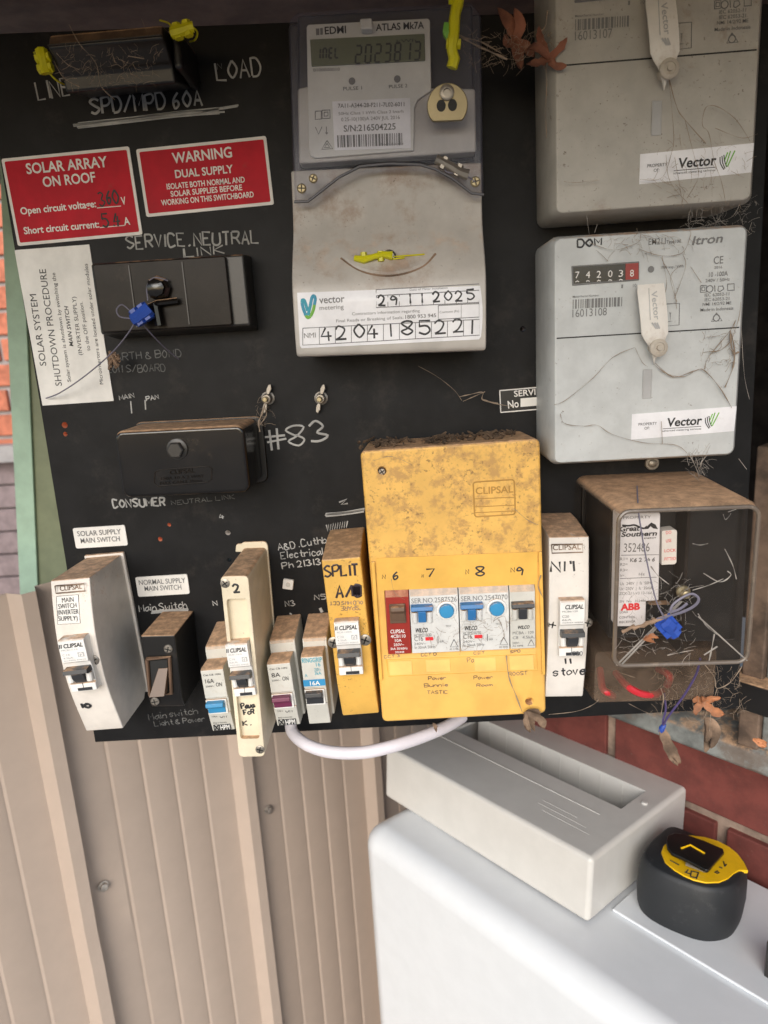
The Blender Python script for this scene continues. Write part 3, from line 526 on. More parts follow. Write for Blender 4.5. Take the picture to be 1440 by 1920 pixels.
F = rect(*K2((460, 145), (1130, 108), (1160, 450), (510, 495)), .030); o = thing('neutral_link', 'smoky brown service neutral link box with blue wire seal', 'link box', F)
w, h = F.w / 2, F.h / 2
k = MB(); k.ribbon(-w - .003, w + .012, [(h + .003, 0), (h + .001, .026), (-h - .001, .026), (-h - .004, 0)]); k.build('base', M['smokeframe'], o, bevel=.002)
k = MB(); k.prism(rrect(-w, w, -h, h, .002), .0262, .030); k.build('cover', M['smoke'], o, bevel=.001)
k = MB()
for fx in (-.45, .35): k.box(fx * w - .0004, fx * w + .0004, -h * .9, h * .9, .0299, .0308)
k.build('cover_rib', M['smokeframe'], o)
x, z_ = F.l(*K2((800, 270)), .03); k = MB(); k.lathe((x, -.030, z_), [(.0085, 0), (.0085, .004), (.006, .006), (.006, .010), (.003, .011)], 8); k.build('bolt', M['bakelite'], o, ang=20)
x, z_ = F.l(*K2((800, 345)), .03); k = MB(); k.tube([(x - .012, -.034, z_ - .004), (x, -.036, z_), (x + .014, -.034, z_ + .001)], .0022, 8); k.tube([(x - .002, -.035, z_), (x - .001, -.035, z_ - .015)], .003, 8); k.build('seal_lug', M['bakelite'], o)
seal('blue wire seal on the smoky brown link box', M['seal_blue'], K2((710, 398)), .042, (.014, .0048), 28, [[(*K2((680, 420)), .043), (*K2((650, 480)), .04), (*K2((560, 590)), .03), (*K2((420, 710)), .02), (*K2((300, 790)), .012), (*K2((230, 818)), .004)], [(*K2((690, 420)), .043), (*K2((760, 500)), .03), (*K2((830, 570)), .015), (*K2((893, 622)), .002)],
      [(*K2((660, 420)), .044), (*K2((600, 410)), .046), (*K2((583, 375)), .046), (*K2((610, 350)), .045), (*K2((650, 380)), .044)], [(*K2((740, 330)), .04), (*K2((735, 260)), .038), (*K2((770, 215)), .036), (*K2((840, 230)), .034)]])
x, z_ = BOARD.l(*K2((568, 630)), .02); o = thing('debris_clump', 'brown clump of debris caught on the seal wire', 'debris', Frame(x, z_)); k = MB()
for _ in range(26): a, e, r = random.uniform(0, 6.3), random.uniform(-1, 1), .006; k.tube([(random.gauss(0, .002), -.02 + random.gauss(0, .002), random.gauss(0, .003)), (r * math.cos(a) * .6, -.02 + e * .003, r * math.sin(a))], random.uniform(.0005, .0013), 5)
k.build('scrap', M['husk'], o)

F = rect(*K2((570, 985), (1222, 948), (1250, 1292), (612, 1318)), .05); o = thing('neutral_link', 'shiny black bakelite neutral link box with dusty top', 'link box', F); w, h = F.w / 2, F.h / 2
k = MB(); k.prism(rrect(-w, w, -h, h, .006), .004, .05); k.build('cover', M['bakelite'], o, bevel=.003, seg=3)
k = MB(); k.prism(rrect(-w - .003, w + .004, -h - .002, h + .001, .006), 0, .0035); k.build('base', M['oldblack'], o, bevel=.001)
x, z_ = F.l(*K2((888, 1072)), .05); k = MB(); k.lathe((x, -.05, z_), [(.0075, 0), (.0075, .0015), (.006, .002)], 16); k.lathe((x, -.052, z_), [(.0058, 0), (.0058, .0045), (.005, .005)], 6); k.build('bolt', M['smokeframe'], o, ang=20)
k = MB(); k.outline([F.l(*K2(p), .05) for p in [(775, 1190), (800, 1175), (1040, 1158), (1060, 1170), (1058, 1225), (1035, 1238), (790, 1258), (772, 1240)]], .0502, .0004)
k.text(F, "CLIPSAL", K2((850, 1200)), K2((975, 1190)), 8, .0506, .01); k.text(F, "150A 10 A 2 WAY", K2((805, 1228)), K2((1020, 1214)), 5, .0506); k.text(F, "MAX CABLE 35mm", K2((800, 1252)), K2((1010, 1236)), 5, .0506); k.build('moulded_plate', M['smoke'], o)

# ------------------------------------------------------------------ the electronic meter
F = rect((551, 20), (893, 2), (907, 658), (549, 670), .05); o = thing('electronic_meter', 'large electronic meter with display and curved grey lower cover', 'electricity meter', F)
def Lp(K, d, *p): return [F.l(*q, d) for q in K(*p)]
k = MB(); k.prism(Lp(K4, .02, (55, 125), (1060, 68), (1072, 1010), (85, 1048)), 0, .02); k.prism(Lp(K4, .03, (100, 70), (1015, 18), (1030, 820), (110, 870)), .02, .028); k.build('case', M['edmidark'], o, bevel=.002)
k = MB(); k.prism(Lp(K4, .043, (104, 458), (160, 446), (1028, 458), (1034, 788), (160, 848), (112, 850)), .0285, .043); k.build('inner_panel', M['edmipanel'], o, bevel=.0015)
k = MB(); k.prism(Lp(K4, .045, (162, 128), (780, 96), (793, 106), (800, 470), (730, 520), (712, 560), (708, 782), (200, 822), (172, 812), (163, 780), (152, 140)), .0285, .0455); face = k.build('label_face', M['edmiface'], o, bevel=.0006)
k = MB(); k.prism(Lp(K4, .0465, (170, 205), (765, 175), (768, 315), (178, 345)), .0456, .0468); k.build('display', M['lcd'], o, bevel=.0004)
k = MB(); a = [F.l(*K4((p)), .047) for p in ((405, 330), (750, 308))]
SEG = {'0': 'abcdef', '1': 'bc', '2': 'abged', '3': 'abgcd', '8': 'abcdefg', 'M': 'aefbc', 'E': 'afged', 'L': 'fed', 't': 'fged'}
def seg7(c, x, z0, W, H, sk=.1):
    pts = dict(a=((0, 1), (1, 1)), b=((1, 1), (1, .5)), c=((1, .5), (1, 0)), d=((0, 0), (1, 0)), e=((0, .5), (0, 0)), f=((0, 1), (0, .5)), g=((0, .5), (1, .5)))
    for s in SEG.get(c, ''):
        (u0, v0), (u1, v1) = pts[s]; g_ = .06
        if v0 == v1: u0, u1 = u0 + g_, u1 - g_
        else: v0, v1 = v0 - g_ / 1.6, v1 + g_ / 1.6
        k.tube([(x + u0 * W + sk * v0 * H, -.0469, z0 + v0 * H), (x + u1 * W + sk * v1 * H, -.0469, z0 + v1 * H)], .00055, 4, True, .2)
st = (a[1][0] - a[0][0]) / 6.8
for i, c in enumerate("2023813"): seg7(c, a[0][0] + i * st, a[0][1] + (a[1][1] - a[0][1]) * i / 6.8, st * .55, .0098)
a = [F.l(*K4((p)), .047) for p in ((205, 305), (330, 298))]; st = (a[1][0] - a[0][0]) / 4
for i, c in enumerate("1MEL"): seg7(c, a[0][0] + i * st, a[0][1], st * .55, .0055)
k.text(F, "kWh", K4((620, 222)), K4((720, 216)), 5, .0469); k.build('display_digits', M['lcdseg'], o)
words(F, o, M['print'], [("EDMI", (247, 178), (358, 171), 33), ("ATLAS Mk7A", (512, 160), (762, 147), 31)], .0458, .02, K=K4)
words(F, o, M['grey_print'], [("PULSE 1", (342, 470), (440, 465), 16), ("PULSE 2", (580, 459), (676, 453), 16), ("0100000010", (187, 372), (325, 367), 14)], .0458, .01, 'small_lettering', K=K4)
k = MB(); k.quad(F, K4((200, 148), (218, 147), (219, 182), (201, 183)), .0458); k.quad(F, K4((222, 146), (236, 145), (237, 180), (223, 181)), .0458)
for c in ((388, 422), (623, 411)): x, z_ = F.l(*K4(c), .0455); k.flat(ell(x, z_, .0021), .0458)
for P in ([(197, 578), (228, 576), (228, 618), (197, 620)], [(232, 573), (273, 571), (274, 614), (233, 616)], [(243, 583), (263, 582), (263, 602), (243, 603)], [(258, 730), (288, 772), (230, 776)], [(258, 745), (272, 766), (245, 767)]): k.line(F, K4(*P, P[0]), .0456, .0003)
for P in ([(198, 660), (214, 697), (232, 658)], [(254, 657), (256, 696)], [(250, 688), (256, 697), (262, 688)]): k.line(F, K4(*P), .0456, .00025)
k.build('printed_symbols', M['grey_print'], o)
k = MB(); k.prism(Lp(K4, .05, (430, 108), (492, 105), (496, 160), (434, 164)), .0456, .0535); k.build('reset_button', M['edmiface'], o, bevel=.001)
k = MB(); k.prism(Lp(K4, .046, (285, 527), (690, 508), (694, 770), (297, 781)), .0456, .0460); stk = k.build('serial_sticker', M['sticker'], o)
k = MB()
for t, p, q, cap in [("7A11-A344-28-F211-7L02-6011", (315, 560), (660, 551), 19), ("S/N:216504225", (345, 684), (615, 672), 29)]: k.text(F, t, K4(p), K4(q), cap / 2.77, .0462, .015)
k.barcode(F, K4((310, 703)), K4((655, 690)), 58 / 2.77, .0462); k.text(F, "50Hz Class 1 kWh Class 2 kvarh", K4((318, 598)), K4((655, 585)), 5, .0462); k.text(F, "0.25-10(100)A 240V JUL 2016", K4((332, 630)), K4((636, 618)), 6, .0462); k.text(F, "Made in Australia", K4((530, 756)), K4((655, 750)), 4, .0462)
k.build('sticker_print', M['grey_print'], stk)
tcp = [(312, .044), (385, .047), (430, .051), (470, .060), (515, .069), (560, .0715), (645, .071), (662, .068)]
PR = [(F.l(730, v, d)[1], d) for v, d in tcp]; dep = depthfn(PR)
w0, w1 = F.l(551, 520, .07)[0] - .0015, F.l(907, 500, .07)[0] + .0015
k = MB(); k.ribbon(w0, w1, [PR[0]] + [tuple(p) for p in smooth(PR, 5)][1:] + [(PR[-1][0] - .0008, .060), (PR[-1][0] - .0008, 0), (PR[0][0], 0)]); cv = k.build('terminal_cover', M['term'], o, bevel=.0012, ang=30)
k = MB(); k.prism(Lp(K4, .05, (0, 0), (1, 0), (1, 1)), 0, 0) if False else None
lens = smooth([K5((330, 288)), K5((420, 350)), K5((540, 378)), K5((650, 370)), K5((760, 330)), K5((822, 265))], 5); tops = smooth([K5((822, 265)), K5((700, 262)), K5((560, 272)), K5((440, 280)), K5((330, 288))], 5)
k = MB(); Pl = [F.l(*p, dv(dep, F, p)) for p in lens + tops[1:-1]]; cz_ = sum(p[1] for p in Pl) / len(Pl); cx_ = sum(p[0] for p in Pl) / len(Pl)
k.add([(x, -dep(z_) - .0001, z_) for x, z_ in Pl] + [(cx_ + (x - cx_) * .9, -dep(z_) - .0008, cz_ + (z_ - cz_) * .85 + .001) for x, z_ in Pl], [(i, (i + 1) % len(Pl), (i + 1) % len(Pl) + len(Pl), i + len(Pl)) for i in range(len(Pl))] + [tuple(range(len(Pl), 2 * len(Pl)))]); k.build('finger_recess', M['term'], cv)
k = MB(); k.line(F, lens, lambda z: dep(z) + .0001, .0007, .5); k.build('recess_lip', M['husk'], cv)
x, z_ = F.l(*K5((581, 284)), .062); k = MB(); k.lathe((x, -dep(z_) - .0012, z_), [(.0035, 0), (.0035, .001), (.0022, .0012)], 16); k.build('seal_screw', M['paper'], cv)
k = MB(); Q = ell(x, z_, .0038, None, 18); k.tube([(a, -dep(z_) - .0018, b_) for a, b_ in Q + Q[:1]], .0007, 6, False); k.build('seal_ring', M['dark'], cv)
for p, r in (((127, 980), .0030), ((187, 928), .0028), ((1028, 945), .0032)): screw(o, F, K4(p), .0585, r, 'brass')
# glassy upper cover: front sheet with an arched lower edge and its returns
arch = [(1072, 1012), (1010, 1005), (905, 925), (820, 880), (740, 856), (580, 852), (430, 866), (320, 922), (240, 985), (160, 1047), (88, 1050)]
oc = [(60, 95), (104, 62), (560, 32), (1008, 10), (1056, 62)]
P3 = Lp(K4, .058, *oc, *arch)
k = MB(); n_ = len(P3); A = sum(P3[i][0] * P3[(i + 1) % n_][1] - P3[(i + 1) % n_][0] * P3[i][1] for i in range(n_)); P3 = P3 if A > 0 else P3[::-1]
k.add([(x, -.022, z_) for x, z_ in P3] + [(x, -.058, z_) for x, z_ in P3], [tuple(range(n_, 2 * n_))] + [(i, (i + 1) % n_, (i + 1) % n_ + n_, i + n_) for i in range(n_)]); k.build('clear_cover', M['clearc'], o, bevel=.002, seg=3)
k = MB(); k.tube([(*[F.l(*K4(p), .058)[0]], -.0586, F.l(*K4(p), .058)[1]) for p in arch], .0009, 6); k.build('cover_rim', M['edmidark'], o)
cx_, cz_ = F.l(*K4((884, 545)), .062); r_ = F.l(*K4((990, 545)), .062)[0] - cx_; q_ = cz_ - F.l(*K4((884, 626)), .062)[1]
P = [(cx_ + r_ * math.cos(t), cz_ + r_ * math.sin(t)) for t in np.linspace(math.radians(-52), math.radians(232), 30)]; P = [(x, max(z_, cz_ - q_)) for x, z_ in P]
k = MB(); k.prism(P, .0585, .0615); dsk = k.build('optical_port', M['brass'], o, bevel=.0006)
k = MB()
for c in ((851, 548), (910, 545)): x, z_ = F.l(*K4(c), .062); k.flat(ell(x, z_, .0028, .0034), .0617)
k.build('port_hole', M['dark'], dsk)
x, z_ = F.l(*K4((880, 482)), .062); k = MB(); k.lathe((x, -.0615, z_), [(.0045, 0), (.0045, .002), (.0036, .0025), (.0022, .0025), (.002, .001)], 12); k.build('port_nut', M['steel'], dsk)
# the contractor's sticker
Fs_ = F
k = MB(); P = [F.l(*p, .072) for p in K5((108, 455), (575, 428), (1040, 405), (1058, 415), (1064, 560), (1062, 700), (1050, 712), (585, 735), (130, 758), (117, 745), (108, 600), (100, 465))]
rows = 22; V = []
for r in range(rows + 1):
    t = r / rows; inset = (.010 * max(0, 1 - min(t, 1 - t) / .04) ** 2)
    for c in range(9):
        q = inset + (1 - 2 * inset) * c / 8; u, v = (K5((102 + 16 * t + (946 - 8 * t * t + 12 * math.sin(math.pi * t)) * q, (456 - 51 * q) * (1 - t) + (757 - 47 * q) * t)))
        x, z_ = F.l(u, v, .071); x, z_ = F.l(u, v, dep(z_)); V.append((x, -dep(z_) - .0003, z_))
k.add(V, [(r * 9 + c, (r + 1) * 9 + c, (r + 1) * 9 + c + 1, r * 9 + c + 1) for r in range(rows) for c in range(8)]); stk = k.build('contractor_sticker', M['sticker'], o)
dl = lambda z: dep(z) + .0005
k = MB(); k.text(F, "vector", K5((218, 524)), K5((350, 516)), 13, dl, .012); k.text(F, "metering", K5((220, 558)), K5((345, 551)), 8, dl)
k.text(F, "Contractors information regarding", K5((388, 585)), K5((740, 568)), 5.2, dl); k.text(F, "Final Reads or Breaking of Seals:", K5((306, 622)), K5((655, 603)), 5.2, dl); k.text(F, "1800 953 945", K5((665, 603)), K5((825, 594)), 6.4, dl, .015)
k.text(F, "NMI", K5((140, 704)), K5((200, 700)), 9, dl); k.text(F, "Comment (Rs)", K5((843, 575)), K5((944, 568)), 4, dl); k.text(F, "Date of Meter Installation", K5((688, 458)), K5((885, 447)), 4, dl)
def grid(x0, x1, yl0, yl1, yr0, yr1, n):
    f = lambda t, b: K5((x0 + (x1 - x0) * t, (yl0 + (yr0 - yl0) * t) if b == 0 else (yl1 + (yr1 - yl1) * t)))
    k.line(F, [f(0, 0), f(1, 0), f(1, 1), f(0, 1), f(0, 0)], lambda z: dep(z) + .00042, .00026)
    for i in range(1, n): k.line(F, [f(i / n, 0), f(i / n, 1)], lambda z: dep(z) + .00042, .00022)
grid(515, 1048, 483, 545, 455, 518, 9); grid(513, 1048, 452, 545, 422, 518, 1); grid(218, 1050, 648, 736, 606, 688, 10); grid(132, 218, 652, 740, 648, 736, 1); grid(836, 1048, 534, 606, 524, 594, 1); grid(836, 955, 534, 606, 528, 600, 1)
k.build('sticker_print', M['grey_print'], stk)
k = MB()
for c, (x, y) in zip("29112025", [(525, 535), (583, 532), (672, 526), (735, 522), (808, 517), (870, 510), (925, 510), (985, 505)]): k.hand(F, c, K5((x, y)), K5((x + 38, y - 2)), 18, lambda z: dep(z) + .0004, .00055, .25)
k.build('handwriting', M['print'], stk); k = MB()
for c, (x, y) in zip("4204185221", [(228, 718), (305, 712), (398, 698), (468, 710), (565, 698), (648, 688), (738, 686), (820, 682), (912, 672), (985, 684)]): k.hand(F, c, K5((x, y)), K5((x + 56, y - 3)), 24, lambda z: dep(z) + .0004, .0006, .25)
k.build('handwriting', M['print'], stk)
cols = [('blueprint', [(128, 520), (135, 552), (148, 585)]), ('greenprint', [(148, 585), (158, 597), (172, 590)]), ('greenprint', [(172, 590), (186, 560), (192, 530)]), ('blueprint', [(192, 530), (197, 500), (190, 484), (180, 492), (172, 530)]), ('tealprint', [(172, 530), (165, 560), (160, 585)]), ('tealprint', [(128, 520), (130, 506), (140, 508), (148, 530), (156, 562)])]
k = None
for c, P in cols:
    k = MB(); k.line(F, smooth(K5(*P), 4), lambda z: dep(z) + .0004, .0010, .25); k.build('logo_stroke', M[c], stk)
seal('yellow cord seal in the recess of the curved meter cover', M['seal_yellow'], K5((498, 281)), .066, (.024, .0026), 0, [[(*K5((560, 282)), .066), (*K5((600, 292)), .066), (*K5((660, 286)), .066)], [(*K5((600, 280)), .065), (*K5((690, 274)), .0645), (*K5((765, 268)), .064)]], wmat='seal_yellow', wr=.0005)
seal('yellow and green seal at the top corner of the electronic meter', M['seal_yellow'], K4((922, 100)), .062, (.052, .0036), 84, [[(*K4((885, 125)), .061), (*K4((880, 170)), .061), (*K4((905, 205)), .061)]], wmat='greenprint', wr=.0028)
seal('clear twisted seal tag beside the right screw of the electronic meter', M['steel'], K4((905, 868)), .060, (.022, .0030), -28, [[(*K4((950, 900)), .060), (*K4((1000, 925)), .060), (*K4((1028, 945)), .060)], [(*K4((880, 850)), .060), (*K4((875, 890)), .060), (*K4((930, 900)), .061)]])

# ------------------------------------------------------------------ two grey plug-in meters
FM = rect(*K7((255, 140), (1328, 78), (1235, 1348), (232, 1408)), .052)
def grey_meter(F, label, serial, mat, aged):
    G = FM; o = thing('electricity_meter', label, 'electricity meter', F, 'grey domestic meters')
    w, h = G.w / 2, G.h / 2; zs = G.l(*K7((770, 672)), .052)[1]
    k = MB(); k.add([], []); n4 = 5
    P0, P1 = rrect(-w - .0035, w + .0035, -h - .002, h + .002, .006), rrect(-w, w, -h, h, .004); n_ = len(P0)
    k.add([(x, 0, z_) for x, z_ in P0] + [(x, -.046, z_) for x, z_ in P0] + [(x, -.052, z_) for x, z_ in P1], [tuple(range(n_))[::-1], tuple(range(2 * n_, 3 * n_))] + [(i + a, (i + 1) % n_ + a, (i + 1) % n_ + a + n_, i + a + n_) for a in (0, n_) for i in range(n_)])
    k.build('case', mat, o, bevel=.0008)
    k = MB(); k.box(-w + .001, w - .001, zs - .0004, zs + .0004, .0519, .0523); k.build('cover_seam', M['dark'], o)
    d = .0524
    if True:
        k = MB(); k.prism([G.l(*p, .053) for p in K7((336, 296), (716, 270), (716, 376), (340, 406))], .052, .0532); fr = k.build('register_frame', M['grey_print'], o, bevel=.0004)
        k = MB(); k.prism([G.l(*p, .053) for p in K7((344, 302), (636, 284), (636, 374), (346, 396))], .0533, .0537); k.build('register_window', M['gloss'], fr)
        k = MB(); k.prism([G.l(*p, .053) for p in K7((637, 284), (710, 279), (710, 370), (637, 374))], .0533, .0537); k.build('red_drum', M['redplastic'], fr)
        k = MB()
        for c, (x, y) in zip("74203", [(355, 366), (415, 364), (476, 362), (540, 359), (600, 357)]):
            k.text(G, c, K7((x, y)), K7((x + 24, y - 1)), 12, .0539); k.line(G, [K7((x + 2, y + 20)), K7((x + 12, y + 14)), K7((x + 22, y + 19))], .0537, .0003)
        k.text(G, "8", K7((664, 356)), K7((686, 354)), 12, .0539); k.build('register_digits', M['whiteprint'], fr)
    k = MB(); S = 1 / 3
    for t, p, q, cap in [("EM211", (768, 178), (864, 172), 34), ("Type100", (868, 170), (950, 165), 18), ("1", (614, 421), (624, 421), 20), ("10", (680, 416), (700, 415), 18), ("1000 imp / kWh", (838, 313), (965, 304), 15), ("Meter/Serial Number", (342, 475), (490, 466), 11), ("10 -100A", (1108, 358), (1214, 350), 25), ("240V / 50Hz", (1088, 388), (1225, 379), 17), ("IEC 62052-11", (1084, 469), (1222, 461), 17), ("IEC 62053-21", (1084, 495), (1222, 487), 17), ("NMI 14/2/92 ME", (1072, 521), (1234, 511), 17), ("Made in Indonesia", (1060, 552), (1245, 541), 17), ("CE", (1134, 285), (1188, 281), 40), ("2016", (1138, 312), (1182, 309), 14)]: k.text(G, t, K7(p), K7(q), cap * S, d, .004)
    k.text(G, "Itron", K7((1012, 178)), K7((1182, 162)), 15, d, .02, .25)
    k.barcode(G, K7((342, 485)), K7((625, 470)), 17, d, 30)
    x, z_ = G.l(*K7((782, 315)), d); k.flat(ell(x, z_, .0021), d)
    for P in ([(1060, 407), (1093, 405), (1093, 443), (1060, 445)], [(1068, 415), (1085, 414), (1085, 434), (1068, 435)], [(1213, 398), (1250, 396), (1250, 432), (1213, 434)], [(1150, 560), (1182, 604), (1122, 608)], [(1158, 436), (1162, 410), (1185, 408), (1192, 425), (1170, 440)], [(866, 510), (942, 506), (940, 628), (868, 634)], [(885, 560), (900, 560)], [(876, 610), (906, 606)], [(891, 560), (891, 608)]): k.line(G, K7(*P, P[0]), .0522, .0003)
    for c in ((1113, 425), (1151, 588)): x, z_ = G.l(*K7(c), d); k.outline(ell(x, z_, .0021, None, 12), .0522, .0003)
    k.line(G, K7((1140, 405), (1142, 440)), .0522, .0003)
    k.build('printing', M['grey_print'], o)
    k = MB(); k.text(G, serial, K7((340, 585)), K7((533, 573)), 14, d); k.build('serial_number', M['grey_print'], o)
    if not aged: k = MB(); k.hand(G, "DOM", K7((368, 190)), K7((503, 180)), 13, .0522, .0006); k.build('handwriting', M['print'], o)
    k = MB(); k.prism([G.l(*p, .0525) for p in K7((740, 880), (786, 878), (780, 1040), (735, 1043))], .052, .0525); k.outline([G.l(*p, .0525) for p in K7((740, 880), (786, 878), (780, 1040), (735, 1043))], .0526, .0004); k.build('slot', M['pale_print'], o)
    k = MB(); k.prism([G.l(*p, .0525) for p in K7((676, 1130), (1264, 1085), (1250, 1225), (670, 1274))], .052, .0524); st = k.build('owner_sticker', M['sticker'], o)
    k = MB(); k.text(G, "Vector", K7((868, 1200)), K7((1066, 1186)), 15.5, .0526, .025, .12); k.text(G, "PROPERTY", K7((712, 1195)), K7((815, 1188)), 5, .0526); k.text(G, "OF:", K7((745, 1217)), K7((775, 1214)), 5, .0526); k.text(G, "advanced metering services", K7((845, 1229)), K7((1064, 1216)), 3.6, .0526)
    for i, P in enumerate(([(1088, 1150), (1090, 1180), (1108, 1210)], [(1098, 1145), (1102, 1178), (1114, 1205)], [(1108, 1140), (1112, 1170), (1122, 1198)])): k.line(G, smooth(K7(*P), 3), .0525, .00032)
    k.line(G, K7((848, 1212), (1064, 1198)), .0525, .0002); k.build('sticker_print', M['print'], st)
    k = MB()
    for P in ([(1118, 1190), (1142, 1122)], [(1112, 1165), (1128, 1128)], [(1126, 1196), (1165, 1120)]): k.line(G, K7(*P), .0525, .0004)
    k.build('green_stripes', M['greenprint'], st)
    # sealing screw with its folded white tag
    x, z_ = G.l(*K7((804, 756)), .056); k = MB(); k.lathe((x, -.052, z_), [(.0035, 0), (.0035, .0095), (.0058, .0098), (.0058, .0118), (.0042, .0128), (.0036, .0128), (.0034, .0120), (.0018, .0120), (.0016, .0134)], 16); k.build('sealing_screw', M['screwwhite'], o)
    return o
TAGP = [(700, 405), (780, 398), (855, 394), (860, 540), (866, 680), (835, 735), (812, 800), (798, 845), (786, 800), (760, 742), (718, 692), (706, 540)]
def seal_tag(F, label, mat):
    o = thing('seal_tag', label, 'seal tag', F, 'white folded meter tags'); k = MB(); P = [FM.l(*K7(p), .058) for p in TAGP]; n_ = len(P)
    zz = [p[1] for p in P]; z0, z1 = min(zz), max(zz); dd = lambda z: .0555 + .0045 * math.sin(3.1 * (z - z0) / (z1 - z0)) + .0025
    A = sum(P[i][0] * P[(i + 1) % n_][1] - P[(i + 1) % n_][0] * P[i][1] for i in range(n_)); P = P if A > 0 else P[::-1]
    rows = []; zs = np.linspace(z0, z1, 14)
    def span(z):
        X = []
        for i in range(n_):
            (xa, za), (xb, zb) = P[i], P[(i + 1) % n_]
            if za != zb and min(za, zb) <= z <= max(za, zb): X.append(xa + (xb - xa) * (z - za) / (zb - za))
        return (min(X), max(X)) if len(X) > 1 else (X[0] - 1e-4, X[0] + 1e-4) if X else None
    V = []; Fs = []
    for z in zs:
        sp = span(min(max(z, z0 + 2e-4), z1 - 2e-4))
        for t in (0, .25, .5, .75, 1): V.append((sp[0] + (sp[1] - sp[0]) * t, -dd(z) - .0012 * math.sin(math.pi * t), z))
    m_ = len(V); V += [(a, b_ + .0009, c) for a, b_, c in V]
    for i in range(13):
        for j in range(4): q = (i * 5 + j, i * 5 + j + 1, (i + 1) * 5 + j + 1, (i + 1) * 5 + j); Fs += [q, tuple(a + m_ for a in q)[::-1]]
        for j in (0, 4): Fs.append((i * 5 + j, (i + 1) * 5 + j, (i + 1) * 5 + j + m_, i * 5 + j + m_))
    for r in (0, 13):
        for j in range(4): Fs.append((r * 5 + j, r * 5 + j + 1, r * 5 + j + 1 + m_, r * 5 + j + m_))
    k.add(V, Fs); k.build('tag', mat, o, ang=60)
    k = MB(); d = lambda z: dd(z) + .0016; k.text(FM, "Vector", K7((782, 440)), K7((800, 600)), 11, d, .01); k.line(FM, K7((770, 420), (778, 600)), d, .00025)
    for q in range(3): k.line(FM, K7((788 + q * 14, 615), (812 + q * 9, 648)), d, .0005)
    k.build('tag_print', M['pale_print'], o)
grey_meter(FM, 'clean grey dial meter numbered 16013108 with DOM written on it', '16013108', M['meter'], False)
seal_tag(FM, 'white folded tag on the meter numbered 16013108', M['seal_white'])
pl, pr_ = uy(*K6((258, 1198)), -.052), uy(*K6((1335, 1120)), -.052)
a_ = -math.atan2(pr_[2] - pl[2], pr_[0] - pl[0]); mid = (pl + pr_) / 2; upv = np.array([math.sin(a_), math.cos(a_)])
FU = Frame(mid[0] + upv[0] * FM.h / 2, mid[2] + upv[1] * FM.h / 2, a_)
grey_meter(FU, 'dingy grey meter numbered 16013107 hung with webs, cut off by the top edge', '16013107', M['meter_old_shaded'], True)  # aged plastic, its grey also darkened to paint in the shade up here
seal_tag(FU, 'dirty white tag on the meter numbered 16013107', M['seal_white'])

